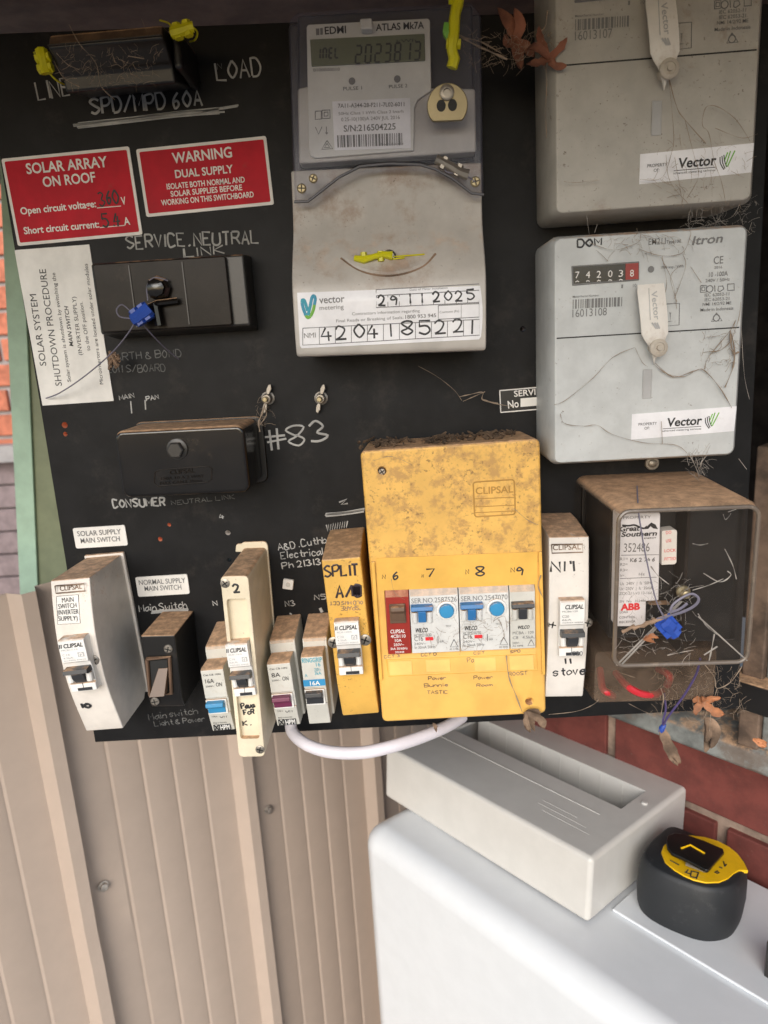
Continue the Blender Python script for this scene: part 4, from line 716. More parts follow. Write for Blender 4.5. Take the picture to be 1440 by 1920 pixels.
# ------------------------------------------------------------------ circuit breakers and their enclosures
def clip_breaker(label, cor, d0, d, txt, style='round', mat='white', group='modern white toggle breakers'):
    """slim toggle breaker sitting in an enclosure; front at depth d, starting from depth d0"""
    F = rect(*cor, d); o = thing('circuit_breaker', label, 'circuit breaker', F, group); w, h = F.w / 2, F.h / 2
    z = lambda f: h - 2 * h * f; x = lambda f: -w + 2 * w * f
    k = MB(); k.ribbon(-w, w, [(h, d0), (h, d - .001), (z(.03), d), (z(.42), d), (z(.44), d - .0018), (z(.60), d - .004), (z(.83), d - .004), (z(.86), d - .002), (-h, d - .002), (-h, d0)]); k.build('body', M[mat], o, bevel=.0006)
    k = MB(); k.ribbon(x(.04), x(.96), [(z(.52), d - .004), (z(.53), d + .004), (z(.60), d + .0048), (z(.63), d + .002), (z(.63), d - .004)]); k.ribbon(x(.30), x(.72), [(z(.60), d - .003), (z(.62), d + .0035), (z(.70), d + .003), (z(.82), d - .001), (z(.82), d - .0035)])
    for f in (.68, .73, .77): k.box(x(.31), x(.71), z(f + .008), z(f), d, d + .0030 - (f - .66) * .02)
    k.build('toggle', M['toggle'], o, bevel=.0006)
    for a, b_ in ((.02, .27), (.75, .98)):
        k = MB(); k.tube([(x((a + b_) / 2), -d + .0016, z(.64)), (x((a + b_) / 2), -d + .001, z(.80))], w * .24, 10); k.build('toggle_cheek', M[mat], o, bevel=.0004)
    k = MB(); k.box(x(.28), x(.84), z(.985), z(.93), d - .003, d - .0018); k.box(x(.50), x(.52), z(.93), z(.84), d - .0022, d - .0018); k.build('clip_slot', M['toggle'], o)
    k = MB(); px = lambda a, f: (x(a), z(f))
    def tx(t, a0, a1, f, cap, bold=0, sl=0):
        V, Fs = glyphs(t, bold); x0, x1 = V[:, 0].min(), V[:, 0].max(); sx = (x(a1) - x(a0)) / (x1 - x0); sy = cap / CAPH
        k.add([(x(a0) + (q - x0) * sx + y * sy * sl, -d - .00025, z(f) + y * sy) for q, y in V], Fs)
    tx(txt[0], .19, .93, .145, 2 * h * .072, .025, .15)
    if style == 'bars':
        for a in (.02, .085): k.flat([(x(a), z(.145)), (x(a + .035), z(.145)), (x(a + .06), z(.075)), (x(a + .025), z(.075))], d + .00025)
    k.build('brand_print', M['print'], o)
    k = MB(); tx(txt[1], .08, .70, .20, 2 * h * .028); tx(txt[2], .08, .36, .29, 2 * h * .04); tx(txt[3], .08, .46, .345, 2 * h * .03); tx("AS/NZS 60898", .08, .92, .39, 2 * h * .02)
    if style == 'bars':
        k.flat([(x(.66), z(.33)), (x(.9), z(.33)), (x(.9), z(.245)), (x(.66), z(.245))], d + .00022)
    k.build('rating_print', M['grey_print'] if style != 'bars' else M['pale_print'], o)
    if style == 'bars':
        k = MB(); k.tube([(x(.72), -d - .0003, z(.32)), (x(.72), -d - .0003, z(.275)), (x(.78), -d - .0003, z(.26)), (x(.84), -d - .0003, z(.275)), (x(.84), -d - .0003, z(.32))], .00035, 5, True, .3); k.tube([(x(.78), -d - .0003, z(.29)), (x(.81), -d - .0003, z(.32))], .0003, 5, True, .3); k.build('arch_mark', M['white'], o)
    return F, o, x, z

# solar supply enclosure (deep, curved front)
tl, tr, br, bl = (95, 1090), (169.5, 1081), (215.6, 1370), (145, 1373)
F = rect(tl, tr, br, bl, .066); o = thing('breaker_enclosure', 'grubby white enclosure with MAIN SWITCH INVERTER SUPPLY label, numbered 10', 'enclosure', F, 'single breaker enclosures')
pf = [(1084, .062), (1150, .068), (1210, .071), (1290, .069), (1372, .058)]
PR = [(F.l(150, v, d)[1], d) for v, d in pf]; dep = depthfn(PR, 0)
k = MB(); k.ribbon(-F.w / 2, F.w / 2, [PR[0]] + [tuple(p) for p in smooth(PR, 4)][1:] + [(PR[-1][0], .012), (PR[-1][0] + .006, .012 - .006), (PR[-1][0] + .006, 0), (PR[0][0] - .001, 0)]); k.build('body', M['beigebox'], o, bevel=.001, ang=25)
k = MB(); k.box(-F.w / 2 - .001, F.w / 2 + .002, PR[-1][0] + .002, PR[0][0] + .001, 0, .004); k.build('back_flange', M['beigebox'], o, bevel=.001)
k = MB(); k.quad(F, K3((283, 530), (390, 521), (400, 662), (290, 668)), lambda z: dep(z) + .0008); lab = k.build('label', M['paper'], o)
k = MB()
k.line(F, K3((283, 530), (390, 521), (400, 662), (290, 668), (283, 530)), lambda z: dep(z) + .0006, .0004)
for t, p, q in (("MAIN", (310, 560), (368, 555)), ("SWITCH", (292, 592), (382, 584)), ("(INVERTER", (286, 622), (392, 615)), ("SUPPLY)", (292, 652), (388, 648))): k.text(F, t, K3(p), K3(q), 8.4, lambda z: dep(z) + .0010)
k.build('label_print', M['print'], lab)
k = MB(); k.outline([F.l(*p, .064) for p in K3((280, 473), (425, 462), (428, 498), (284, 510))], .0655, .0005); k.text(F, "CLIPSAL", K3((300, 502)), K3((410, 490)), 9, lambda z: dep(z) + .0005, .01); k.build('moulded_mark', M['husk'], o)
k = MB(); k.hand(F, "10", K3((410, 1086)), K3((455, 1083)), 9, lambda z: dep(z) + .0012, .0009); k.build('handwriting', M['print'], o)
screw(o, F, K3((472, 845)), .0705, .0040, 'steel')
clip_breaker('white toggle breaker in the grubby MAIN SWITCH INVERTER enclosure', K3((295, 748), (425, 740), (470, 1000), (340, 1020)), .06, .080, ("CLIPSAL", "MCB1/110", "C16", "4.5kA"), 'bars')

# old black main switch
F = rect(*K3((708, 728), (885, 720), (905, 1092), (742, 1092)), .05); o = thing('main_switch', 'old black main switch with brown rocker and dusty top', 'main switch', F); w, h = F.w / 2, F.h / 2
k = MB(); k.ribbon(-w, w, [(h, 0), (h, .05), (h * .5, .05), (-h * .7, .05), (-h, .046), (-h, 0)]); k.build('body', M['oldblack'], o, bevel=.0012)
k = MB(); P = [F.l(*p, .05) for p in K3((737, 838), (850, 828), (858, 1010), (752, 1018))]; k.tube([(a, -.0512, b_) for a, b_ in P + P[:1]], .0016, 6, False); k.build('rocker_frame', M['togglebrown'], o)
k = MB(); k.prism([F.l(*p, .05) for p in K3((752, 850), (838, 842), (845, 1005), (762, 1010))], .0501, .0508); k.build('rocker_well', M['dark'], o)
k = MB(); V = [(*F.l(*p, .052), d) for p, d in zip(K3((790, 892), (838, 888), (838, 1004), (762, 1010)), (.0515, .0515, .060, .060))]; k.add([(a, -d, b_) for a, b_, d in V] + [(a, -.0509, b_) for a, b_, d in V], [(0, 1, 2, 3), (7, 6, 5, 4)] + [(i + 4, (i + 1) % 4 + 4, (i + 1) % 4, i) for i in range(4)]); k.build('rocker', M['togglebrown'], o, bevel=.0008)
for p in ((842, 790), (776, 1052)): screw(o, F, K3(p), .05, .0034, 'steel')

# plug-in breakers on their bases
def plug_breaker(label, cor, d, base_px, col, kind, txt, mat='breaker'):
    F = rect(*cor, d); o = thing('circuit_breaker', label, 'circuit breaker', F, 'old plug-in breakers'); w, h = F.w / 2, F.h / 2
    z = lambda f: h - 2 * h * f; x = lambda f: -w + 2 * w * f
    zb = F.l(*base_px[0], .040)[1]; zt_ = F.l(*base_px[1], .0)[1] 
    k = MB(); k.ribbon(-w - .0008, w + .0018, [(zb + .006, 0), (zb + .001, .038), (zb - .0015, .040), (zb - .012, .040), (-h, .040), (-h, 0)]); k.build('base', M[mat], o, bevel=.0012)
    k = MB(); k.ribbon(-w, w, [(h - .0005, .0402), (h, d - .003), (h - .0012, d), (z(.44), d), (z(.45), d - .0012), (z(.66), d - .0012), (z(.67), d - .0002), (-h + .001, d - .004), (-h, d - .006), (-h, .0402)]); k.build('body', M[mat], o, bevel=.0007)
    if kind == 'rocker':
        k = MB(); P = [(x(.0), z(.46)), (x(.92), z(.46)), (x(.92), z(.68)), (x(.06), z(.68))]; k.prism(P, d - .0012, d + .0008); k.build('toggle_frame', M['white'], o, bevel=.0005)
    k = MB(); k.ribbon(x(.06), x(.84), [(z(.47), d - .001), (z(.475), d + .0055), (z(.53), d + .0062), (z(.57), d + .002), (z(.66), d + .0012), (z(.66), d - .001)]); k.build('toggle', M[col], o, bevel=.0006)
    k = MB()
    def tx(t, a0, a1, f, cap, bold=.004):
        V, Fs = glyphs(t, bold); x0, x1 = V[:, 0].min(), V[:, 0].max(); sx = (x(a1) - x(a0)) / (x1 - x0); sy = cap / CAPH
        dd = d if f < .45 else d - .0002 - .0038 * (f - .67) / .33
        k.add([(x(a0) + (q - x0) * sx, -dd - .0003, z(f) + y * sy) for q, y in V], Fs)
    for t in txt: tx(*t)
    k.build('printing', M['print'] if col != 'toggle' else M['tealprint'], o)
    return F, o, x, z
hpm = lambda a: [("Cat CB 10N", .10, .85, .10, .0014), (a, .14, .52, .21, .0034), ("250V~", .12, .50, .27, .0013), ("ON", .58, .84, .27, .0032), ("TYPE A", .12, .38, .74, .0012), ("OFF", .48, .84, .76, .0034), ("Made in Australia", .12, .72, .85, .001)]
def hpm_logo(F, o, x, z, d):
    k = MB(); dd = d - .0036; k.flat([(x(.36), z(.965)), (x(.86), z(.965)), (x(.86), z(.875)), (x(.36), z(.875))], dd + .0012); k.outline([(x(.1), z(.965)), (x(.33), z(.965)), (x(.33), z(.875)), (x(.1), z(.875))], dd + .001, .0003); k.tube([(x(.12), -dd - .001, z(.96)), (x(.31), -dd - .001, z(.88))], .0004, 5); k.tube([(x(.12), -dd - .001, z(.88)), (x(.31), -dd - .001, z(.96))], .0004, 5); lg = k.build('logo_block', M['print'], o)
    k = MB(); V, Fs = glyphs("HPM", .02); x0, x1 = V[:, 0].min(), V[:, 0].max(); k.add([(x(.40) + (q - x0) / (x1 - x0) * (x(.82) - x(.40)), -dd - .0014, z(.955) + y / CAPH * (z(.885) - z(.955))) for q, y in V], Fs); k.build('logo_letters', M['white'], lg)
r = plug_breaker('plug-in breaker with light blue toggle marked 16A', [K8(p) for p in ((72, 1182), (250, 1166), (296, 1660), (136, 1672))], .06, (K8((125, 1020)), K8((215, 880))), 'toggleteal', 'rocker', hpm("16A")); hpm_logo(*r, .06)
r = plug_breaker('plug-in breaker with purple toggle marked 8A', [K8(p) for p in ((576, 1134), (765, 1120), (775, 1620), (618, 1635))], .06, (K8((610, 975)), K8((650, 850))), 'togglepurple', 'rocker', hpm("8A")); hpm_logo(*r, .06)
F, o, x, z = plug_breaker('plug-in breaker with black toggle and blue 16A band', [K8(p) for p in ((814, 1082), (975, 1072), (1040, 1608), (874, 1618))], .058, (K8((840, 960)), K8((860, 850))), 'toggle', 'rocker', [("RINGGRIP", .05, .95, .09, .0036, .008), ("16", .66, .86, .15, .003), ("250V~", .56, .86, .215, .0026), ("3kA", .56, .86, .265, .0026), ("A", .1, .22, .285, .0024)])
k = MB(); k.flat([(x(0), z(.415)), (x(1), z(.415)), (x(1), z(.325)), (x(0), z(.325))], .0585); bn = k.build('blue_band', M['toggleteal'], o)
k = MB(); V, Fs = glyphs("16A", .02); x0, x1 = V[:, 0].min(), V[:, 0].max(); k.add([(x(.3) + (q - x0) / (x1 - x0) * (x(.76) - x(.3)), -.0588, z(.40) + y / CAPH * (z(.345) - z(.40))) for q, y in V], Fs); k.build('band_letters', M['white'], bn)

# cream enclosure "2"
F = rect((409, 1081), (464, 1079), (498, 1419), (451, 1420), .072); o = thing('breaker_enclosure', 'narrow cream enclosure with 2 inked at the top and dusty shoulder', 'enclosure', F, 'single breaker enclosures'); w, h = F.w / 2, F.h / 2; d = .072
rec = rrect(*sorted((F.l(*K8((225, 660)), d)[0], F.l(*K8((395, 660)), d)[0])), F.l(*K8((360, 1690)), d)[1], F.l(*K8((300, 655)), d)[1], .002); rx = max(abs(p[0]) for p in rec)
k = MB(); k.prism(rrect(-w, w, -h, h, .0035), .002, d); body = k.build('body', M['cream'], o, bevel=.0008)
c1 = MB(); xm = w * .72; c1.prism(rrect(-xm, xm, F.l(*K8((440, 1700)), d)[1], F.l(*K8((300, 652)), d)[1], .002), d - .0045, d + .01); cut(body, c1.build('cutter', M['creamdim']))
k = MB(); k.prism(rrect(-w - .001, w + .001, -h + .004, h + .005, .004), 0, .0025); P = [F.l(*p, .002) for p in K8((325, 300), (330, 250), (345, 238), (425, 238), (438, 255), (440, 300))]; k.prism(P, .0001, .0024); k.build('back_flange', M['cream'], o, bevel=.0008)
k = MB(); k.hand(F, "2", K8((312, 605)), K8((360, 600)), 16, d + .0002, .0008, .2); k.hand(F, "Paua", K8((372, 1476)), K8((465, 1466)), 11, d - .0042, .0006); k.hand(F, "FcR", K8((390, 1520)), K8((468, 1512)), 9, d - .0042, .0006); k.hand(F, "K.", K8((385, 1602)), K8((432, 1598)), 9, d - .0042, .0006); k.build('handwriting', M['print'], o)
for p in ((248, 535), (510, 1780)): screw(o, F, K8(p), d, .0034, 'steel', h=.0008)
clip_breaker('white toggle breaker inside the narrow cream enclosure', ((421.5, 1209), (468, 1206), (474, 1306), (438, 1310)), .0675, .078, ("CLIPSAL", "4CB116/6", "C16", "6kA"), 'bars')

# yellow single enclosure
d = .066; F = rect((605, 1050), (677, 1043), (708, 1338), (637, 1343), d); o = thing('breaker_enclosure', 'slim yellow enclosure with SPLIT A/C written in marker', 'enclosure', F, 'single breaker enclosures'); w, h = F.w / 2, F.h / 2
PR = [(F.l(640, 1047, d)[1], d), (F.l(640, 1283, d)[1], d), (F.l(660, 1341, .058)[1], .058)]; dep = depthfn(PR, .0002)
zk = F.l(650, 1006, .025)[1]
k = MB(); k.ribbon(-w, w, [(zk, 0), (zk, .024), PR[0], PR[1], PR[2], (PR[2][0], 0)]); k.build('body', M['yellowdirt'], o, bevel=.0012)
k = MB(); k.hand(F, "SPLIT", G7((262, 435)), G7((598, 415)), 21, dep, .0008, .3); k.hand(F, "A/C", G7((378, 640)), G7((630, 632)), 23, dep, .0008, .3)
for i in range(9): k.line(F, G7((535 + i * 10, 520 + 10 * (i % 2)), (545 + i * 9, 628 - 8 * (i % 3))), dep, .0012)
k.build('handwriting', M['ink'], o)
k = MB(); k.hand(F, "OLD HWS CCT", G7((640, 676)), G7((310, 684)), 6.5, dep, .0003); k.hand(F, "SPARE", G7((600, 724)), G7((420, 732)), 8, dep, .0003); k.build('faded_handwriting', M['husk'], o)
for p in ((350, 1090), (665, 1065)): screw(o, F, G7(p), d, .0044, 'steel', h=.001)
clip_breaker('white toggle breaker on the slim yellow SPLIT A/C enclosure', [G7(p) for p in ((347, 888), (592, 876), (650, 1420), (407, 1438))], .0662, .0745, ("CLIPSAL", "4CB120/6", "C20", "4.5kA"), 'bars')

# white stove enclosure
d = .060; F = rect(*G3((80, 490), (333, 490), (330, 1470), (96, 1478)), d); o = thing('breaker_enclosure', 'white enclosure with stove written below its breaker', 'enclosure', F, 'single breaker enclosures'); w, h = F.w / 2, F.h / 2
PR = [(h, .056), (h * .3, .062), (-h * .4, .062), (-h, .057)]; dep = depthfn(PR, .0002); zk = F.l(1050, 973, .02)[1]
k = MB(); k.ribbon(-w, w, [(zk, 0), (zk, .020)] + [tuple(p) for p in smooth(PR, 4)] + [(-h, 0)]); k.build('body', M['n11'], o, bevel=.0012, ang=25)
k = MB(); k.outline([F.l(*p, .058) for p in G3((110, 525), (300, 522), (302, 572), (114, 578))], .0588, .0004); k.text(F, "CLIPSAL", G3((120, 562)), G3((292, 556)), 10, lambda z: dep(z) + .0004, .01); k.build('moulded_mark', M['husk'], o)
k = MB(); k.hand(F, "N1'1", G3((108, 695)), G3((248, 690)), 19, dep, .0010); k.hand(F, "stove", G3((122, 1330)), G3((312, 1322)), 17, dep, .0009); k.hand(F, "11", G3((188, 1258)), G3((228, 1256)), 11, dep, .0008); k.build('handwriting', M['print'], o)
for p in ((116, 1015), (332, 1005)): screw(o, F, G3(p), .061, .0036, 'steel')
F, o, x, z = clip_breaker('white toggle breaker marked C20 on the stove enclosure', G3((160, 872), (315, 870), (316, 1215), (166, 1224)), .0625, .0705, ("CLIPSAL", "MCB6/120", "C20", "6kA"), 'plain')
k = MB(); k.text(Frame(F.cx, F.cz, F.a), "C20", G3((232, 1210)), G3((303, 1208)), 9, .0692, .008); k.build('rating_letters', M['grey_print'], o)

# ------------------------------------------------------------------ big yellow board box and the breakers in it
d = .062; F = rect((680, 846), (1012, 822), (1026, 1340), (712, 1356), d); o = thing('distribution_box', 'big grubby yellow distribution box holding the row of breakers', 'distribution box', F); w, h = F.w / 2, F.h / 2
P0, P1 = rrect(-w + .001, w - .001, -h + .001, h - .001, .004), rrect(-w, w, -h, h, .004); n_ = len(P0)
k = MB(); k.add([(x * .985, 0, z_ * .99) for x, z_ in P0] + [(x, -d + .001, z_) for x, z_ in P1] , [tuple(range(n_))[::-1], tuple(range(n_, 2 * n_))] + [(i, (i + 1) % n_, (i + 1) % n_ + n_, i + n_) for i in range(n_)]); body = k.build('body', M['yellow'], o, bevel=.0022, seg=3)
op = [F.l(*p, d) for p in Y2((103, 199), (1077, 158), (1083, 567), (128, 609))]; c1 = MB(); c1.prism(op, d - .012, d + .01); x, z_ = F.l(*Y2((1040, 913)), d); c2 = MB(); c2.prism(ell(x, z_, .0032, .0032), d - .01, d + .01); x, z_ = F.l(*Y1((180, 330)), d); c3 = MB(); c3.prism(ell(x, z_, .0032, .0032), d - .006, d + .01)
cut(body, c1.build('cutter', M['yellow']), c2.build('cutter', M['yellow']), c3.build('cutter', M['yellow']))
screw(o, F, Y1((180, 332)), d - .006, .0029, 'steel', h=.002)
k = MB(); zt2 = F.l(*Y2((600, 0)), d)[1] - .001
pan = [F.l(*p, d) for p in Y2((52, -10), (1090, -52), (1090, 160), (1077, 157), (103, 197), (60, 200))]; k.prism(pan, d - .0008, d - .0003); k.build('clean_strip', M['yellowclean'], o)
for nm, q in (('rail', ((20, 10), (44, 8), (95, 768), (72, 772))), ('rail', ((1095, -55), (1118, -56), (1140, 735), (1118, 738)))): k = MB(); k.prism([F.l(*p, d) for p in Y2(*q)], d - .0009, d + .0012); k.build(nm, M['yellowclean'], o, bevel=.0006)
k = MB(); k.outline([F.l(*p, d) for p in Y2((118, 640), (1085, 605), (1092, 708), (130, 748))], d - .0008, .0006); k.build('label_strip', M['yellowclean'], o)
for q in (((136, 655), (280, 650), (285, 738), (140, 742)), ((370, 645), (525, 638), (530, 718), (376, 722)), ((682, 632), (820, 626), (824, 712), (688, 716)), ((908, 620), (1062, 612), (1068, 706), (914, 708))): k = MB(); k.prism([F.l(*p, d) for p in Y2(*q)], d - .0008, d - .0004); k.build('blank_label', M['palelabel'], o)
k = MB(); k.outline(rrect(*sorted((F.l(*Y1((732, 500)), d)[0], F.l(*Y1((978, 500)), d)[0])), F.l(*Y1((850, 600)), d)[1], F.l(*Y1((850, 390)), d)[1], .002), d - .0008, .0005); k.text(F, "CLIPSAL", Y1((742, 470)), Y1((968, 458)), 13, d - .0004, .015)
for y in (492, 540, 575): k.line(F, Y1((736, y + 5), (976, y - 5)), d - .0008, .0003)
k.build('moulded_mark', M['speckink'] if 'speckink' in M else M['fadedink'], o)
k = MB(); D_ = d - .0003
for c, p, q, cap in (("6", (158, 128), (198, 126), 15), ("7", (378, 108), (430, 105), 15), ("8", (694, 104), (748, 102), 18), ("9", (952, 100), (998, 96), 18), ("N", (92, 122), (112, 122), 8), ("N", (346, 112), (358, 112), 6), ("N", (630, 92), (650, 90), 9), ("N", (920, 80), (944, 78), 9)): k.hand(F, c, Y2(p), Y2(q), cap, D_, .0006 if cap > 12 else .0003, .2)
k.build('handwriting', M['print'], o)
k = MB(); D_ = d - .0009
for c, p, q, cap in (("Power", (388, 772), (500, 768), 7), ("Bunnie", (362, 818), (512, 812), 7), ("TASTIC", (382, 862), (512, 858), 6.5), ("Power", (680, 768), (800, 764), 7), ("Room", (700, 815), (800, 810), 5.5), ("ROOST", (905, 744), (1025, 738), 7), ("CCT 3", (105, 632), (205, 622), 5), ("CCT D", (342, 618), (440, 612), 5), ("CCT", (680, 606), (750, 602), 4.5), ("SPD", (915, 598), (980, 592), 5), ("Po", (640, 660), (680, 655), 9)): k.hand(F, c, Y2(p), Y2(q), cap, D_, .00027)
k.build('faded_handwriting', M['husk'], o)

def bay(label, name, cor, d, mat, group):
    G = rect(*[Y2(p) for p in cor], d); o = thing(name, label, 'circuit breaker', G, group); w, h = G.w / 2, G.h / 2
    x = lambda f: -w + 2 * w * f; z = lambda f: h - 2 * h * f
    k = MB(); k.ribbon(-w + .0001, w - .0001, [(h, .051), (h, d - .004), (z(.10), d), (-h, d), (-h, .051)]); k.build('body', M[mat], o, bevel=.0005)
    return G, o, x, z
def btext(G, o, x, z, d, mat, items, name='printing'):
    k = MB()
    for t, a0, a1, f, cap, bold, sl in items:
        V, Fs = glyphs(t, bold); x0, x1 = V[:, 0].min(), V[:, 0].max(); sx = (x(a1) - x(a0)) / (x1 - x0); sy = cap * G.h / CAPH
        k.add([(x(a0) + (q - x0) * sx + y * sy * sl, -d - .0003, z(f) + y * sy) for q, y in V], Fs)
    k.build(name, M[mat], o)
def rcbo_toggle(o, x, z, d, a0, a1, col, f0=.22, lug='offwhite'):
    W_ = a1 - a0
    k = MB(); k.ribbon(x(a0), x(a1), [(z(f0), d - .001), (z(f0 + .01), d + .005), (z(f0 + .07), d + .0058), (z(f0 + .105), d + .002), (z(f0 + .105), d - .001)]); k.ribbon(x(a0 + W_ * .32), x(a1 - W_ * .32), [(z(f0 + .08), d), (z(f0 + .09), d + .0045), (z(f0 + .27), d + .003), (z(f0 + .27), d)]); k.build('toggle', M[col], o, bevel=.0005)
    for a, b_ in ((a0 + W_ * .03, a0 + W_ * .29), (a1 - W_ * .29, a1 - W_ * .03)): k = MB(); k.tube([(x((a + b_) / 2), -d, z(f0 + .12)), (x((a + b_) / 2), -d, z(f0 + .29))], (x(b_) - x(a)) * .55, 10); k.build('toggle_cheek', M[lug], o, bevel=.0004)
d = .0645
G, o, x, z = bay('brick red breaker at the start of the yellow box row', 'circuit_breaker', ((106, 201), (260, 194), (282, 602), (130, 608)), d, 'redplastic', 'breakers in the yellow box')
k = MB(); k.box(x(.16), x(.84), z(.50), z(.20), d - .0005, d + .0015); k.build('toggle_frame', M['togglebrown'], o, bevel=.0006)
k = MB(); k.ribbon(x(.22), x(.80), [(z(.21), d + .001), (z(.22), d + .0055), (z(.28), d + .006), (z(.33), d + .003), (z(.46), d + .002), (z(.46), d + .001)]); tg = k.build('toggle', M['togglebrown'], o, bevel=.0006)
btext(G, o, x, z, d, 'whiteprint', [("CLIPSAL", .14, .76, .66, .055, .02, .12), ("4CB110", .15, .78, .735, .05, .015, 0), ("10A", .32, .6, .80, .045, .015, 0), ("250V~", .26, .7, .865, .04, .01, 0), ("5kA 50/60Hz", .12, .84, .925, .035, .01, 0), ("202448", .3, .68, .98, .03, .01, 0)])
for lab, cor, ser, col, c16 in (('two-pole safety switch breaker stamped SER.NO. 2587526', ((263, 194), (576, 180), (594, 588), (284, 602)), "SER.NO.2587526", 'toggleblue', 0), ('two-pole safety switch breaker stamped SER.NO. 2547070', ((580, 180), (902, 166), (915, 574), (598, 588)), "SER.NO.2547070", 'toggleblue', 1)):
    G, o, x, z = bay(lab, 'safety_switch', cor, d, 'offwhite', 'breakers in the yellow box')
    btext(G, o, x, z, d, 'grey_print', [(ser, .04, .97, .205, .075, 0, 0), ("HCBM216/30", .06, .42, .735, .05, 0, 0), ("C16", .06, .24, .80, .07, .01, 0), ("240V~", .05, .3, .865, .04, 0, 0), ("In 30mA 50Hz", .06, .48, .925, .045, 0, 0), ("6kA", .58, .66, .84, .04, 0, 0), ("TEST", .72, .84, .60, .03, 0, 0), ("AS 3190", .78, .96, .97, .03, 0, 0)])
    btext(G, o, x, z, d, 'print', [("WILCO", .08, .34, .665, .065, .03, .2)], 'brand_print')
    k = MB(); k.outline([(x(.88), z(.80)), (x(.96), z(.92)), (x(.80), z(.92))], d + .0002, .0003); k.tube([(x(.55), -d - .0002, z(.74)), (x(.55), -d - .0002, z(.85))], .0003, 5); k.build('triangle_mark', M['grey_print'], o)
    k = MB(); k.flat([(x(.29), z(.80)), (x(.45), z(.80)), (x(.45), z(.745)), (x(.29), z(.745))], d + .0003); k.build('red_flag', M['redprint'], o)
    rcbo_toggle(o, x, z, d, .02, .47, col)
    cx_, cz_ = x(.75), z(.335); k = MB(); Q = ell(cx_, cz_, .0062, None, 24); k.tube([(a, -d - .0004, b_) for a, b_ in Q + Q[:1]], .0011, 8, False); k.build('button_ring', M['white'], o)
    k = MB(); k.lathe((cx_, -d, cz_), [(.0052, -.0003), (.0052, .003), (.0046, .0036), (.001, .0037)], 20); k.build('test_button', M['toggleteal'], o)
G, o, x, z = bay('grey breaker with sooty black toggle at the end of the yellow box row', 'circuit_breaker', ((906, 166), (1074, 160), (1080, 565), (918, 574)), d, 'breaker', 'breakers in the yellow box')
rcbo_toggle(o, x, z, d, .06, .92, 'toggle', .24, 'breaker')
btext(G, o, x, z, d, 'print', [("WILCO", .28, .75, .68, .05, .03, .2)], 'brand_print'); btext(G, o, x, z, d, 'grey_print', [("MCBA - 109", .1, .92, .765, .045, 0, 0), ("C8   4.5kA", .1, .92, .84, .045, 0, 0), ("240V~", .08, .4, .92, .035, 0, 0), ("AS 4898", .08, .5, .965, .03, 0, 0)])
k = MB(); k.outline([(x(.82), z(.86)), (x(.95), z(.955)), (x(.69), z(.955))], d + .0002, .0003); k.build('triangle_mark', M['grey_print'], o)

# ------------------------------------------------------------------ load control receiver under its clear cover
d = .098; F = rect(*G8((165, 178), (1368, 132), (1290, 1440), (132, 1478)), d); o = thing('load_control_receiver', 'old receiver in a dusty clear case with black relay and red wires inside', 'receiver', F); w, h = F.w / 2, F.h / 2
zb2 = F.l(1255, 1315, .055)[1]; zt2 = h + .004
k = MB(); k.prism(rrect(-w * .98, w * .98, zb2 + .002, h, .004), 0, .004); k.build('base', M['oldblack'], o, bevel=.001)
k = MB(); xs = F.l(*G8((745, 600)), .085)[0]; k.box(xs, w * .93, -h * .82, h * .94, .0045, .086); k.build('relay_block', M['gloss'], o, bevel=.002)
k = MB(); k.box(-w * .93, xs - .003, -h * .82, h * .94, .0045, .076); k.build('timer_block', M['oldblack'], o, bevel=.002)
k = MB(); k.box(xs - .0025, xs - .0005, -h * .95, h * .95, .0045, .090); k.build('divider', M['smoke'], o)
k = MB(); k.prism([F.l(*p, .09) for p in G8((196, 188), (535, 190), (541, 210), (525, 935), (420, 940), (414, 1152), (160, 1155), (165, 900), (180, 205))], .0765, .0885); lab = k.build('rating_label', M['sticker'], o, bevel=.0008)
dl = .0887; k = MB()
for t, p, q, cap in (("PROPERTY", (218, 240), (452, 232), 24), ("352486", (222, 518), (440, 512), 76), ("R1=", (192, 590), (258, 586), 26), ("R2=", (192, 635), (255, 632), 24), ("R3=", (192, 682), (255, 680), 24), ("Is=", (192, 725), (225, 724), 20), ("Hz", (350, 716), (400, 714), 24), ("Us  240V  |  fs  50Hz", (192, 798), (465, 788), 26), ("Uc  250V  |  fc  35mA", (188, 840), (465, 832), 26), ("ZCK-211-V3 13-16A", (185, 880), (465, 872), 24), ("SN  No.  352486", (188, 945), (410, 938), 22)): k.text(F, t, G8(p), G8(q), cap / 4.5, dl)
k.hand(F, "K6 2 74 6", G8((280, 600)), G8((485, 596)), 7, dl, .0003); k.line(F, G8((200, 545), (520, 540)), dl, .0002); k.line(F, G8((190, 742), (500, 730)), dl, .0002); k.build('label_print', M['grey_print'], lab)
k = MB(); k.text(F, "Great", G8((185, 345)), G8((355, 336)), 9.5, dl, .03, .2); k.text(F, "Southern", G8((200, 390)), G8((500, 378)), 9, dl, .03, .2); k.text(F, "ENERGY", G8((395, 408)), G8((498, 402)), 2.6, dl, .02)
k.line(F, smooth(G8((210, 292), (262, 296), (310, 290), (345, 302), (390, 318), (420, 300)), 4), dl, .0006); k.quad(F, G8((420, 300), (455, 268), (490, 285), (512, 325), (470, 318), (450, 300), (430, 322), (400, 325)), dl)
k.text(F, "LOAD", G8((190, 1036)), G8((258, 1032)), 4.5, dl); k.text(F, "CONTROL", G8((185, 1080)), G8((320, 1074)), 4.5, dl); k.text(F, "RECEIVER", G8((185, 1120)), G8((322, 1112)), 4.5, dl); k.build('logo_print', M['print'], lab)
k = MB(); k.text(F, "ABB", G8((195, 1010)), G8((360, 1002)), 12.5, dl, .05); k.build('red_logo', M['redprint'], lab)
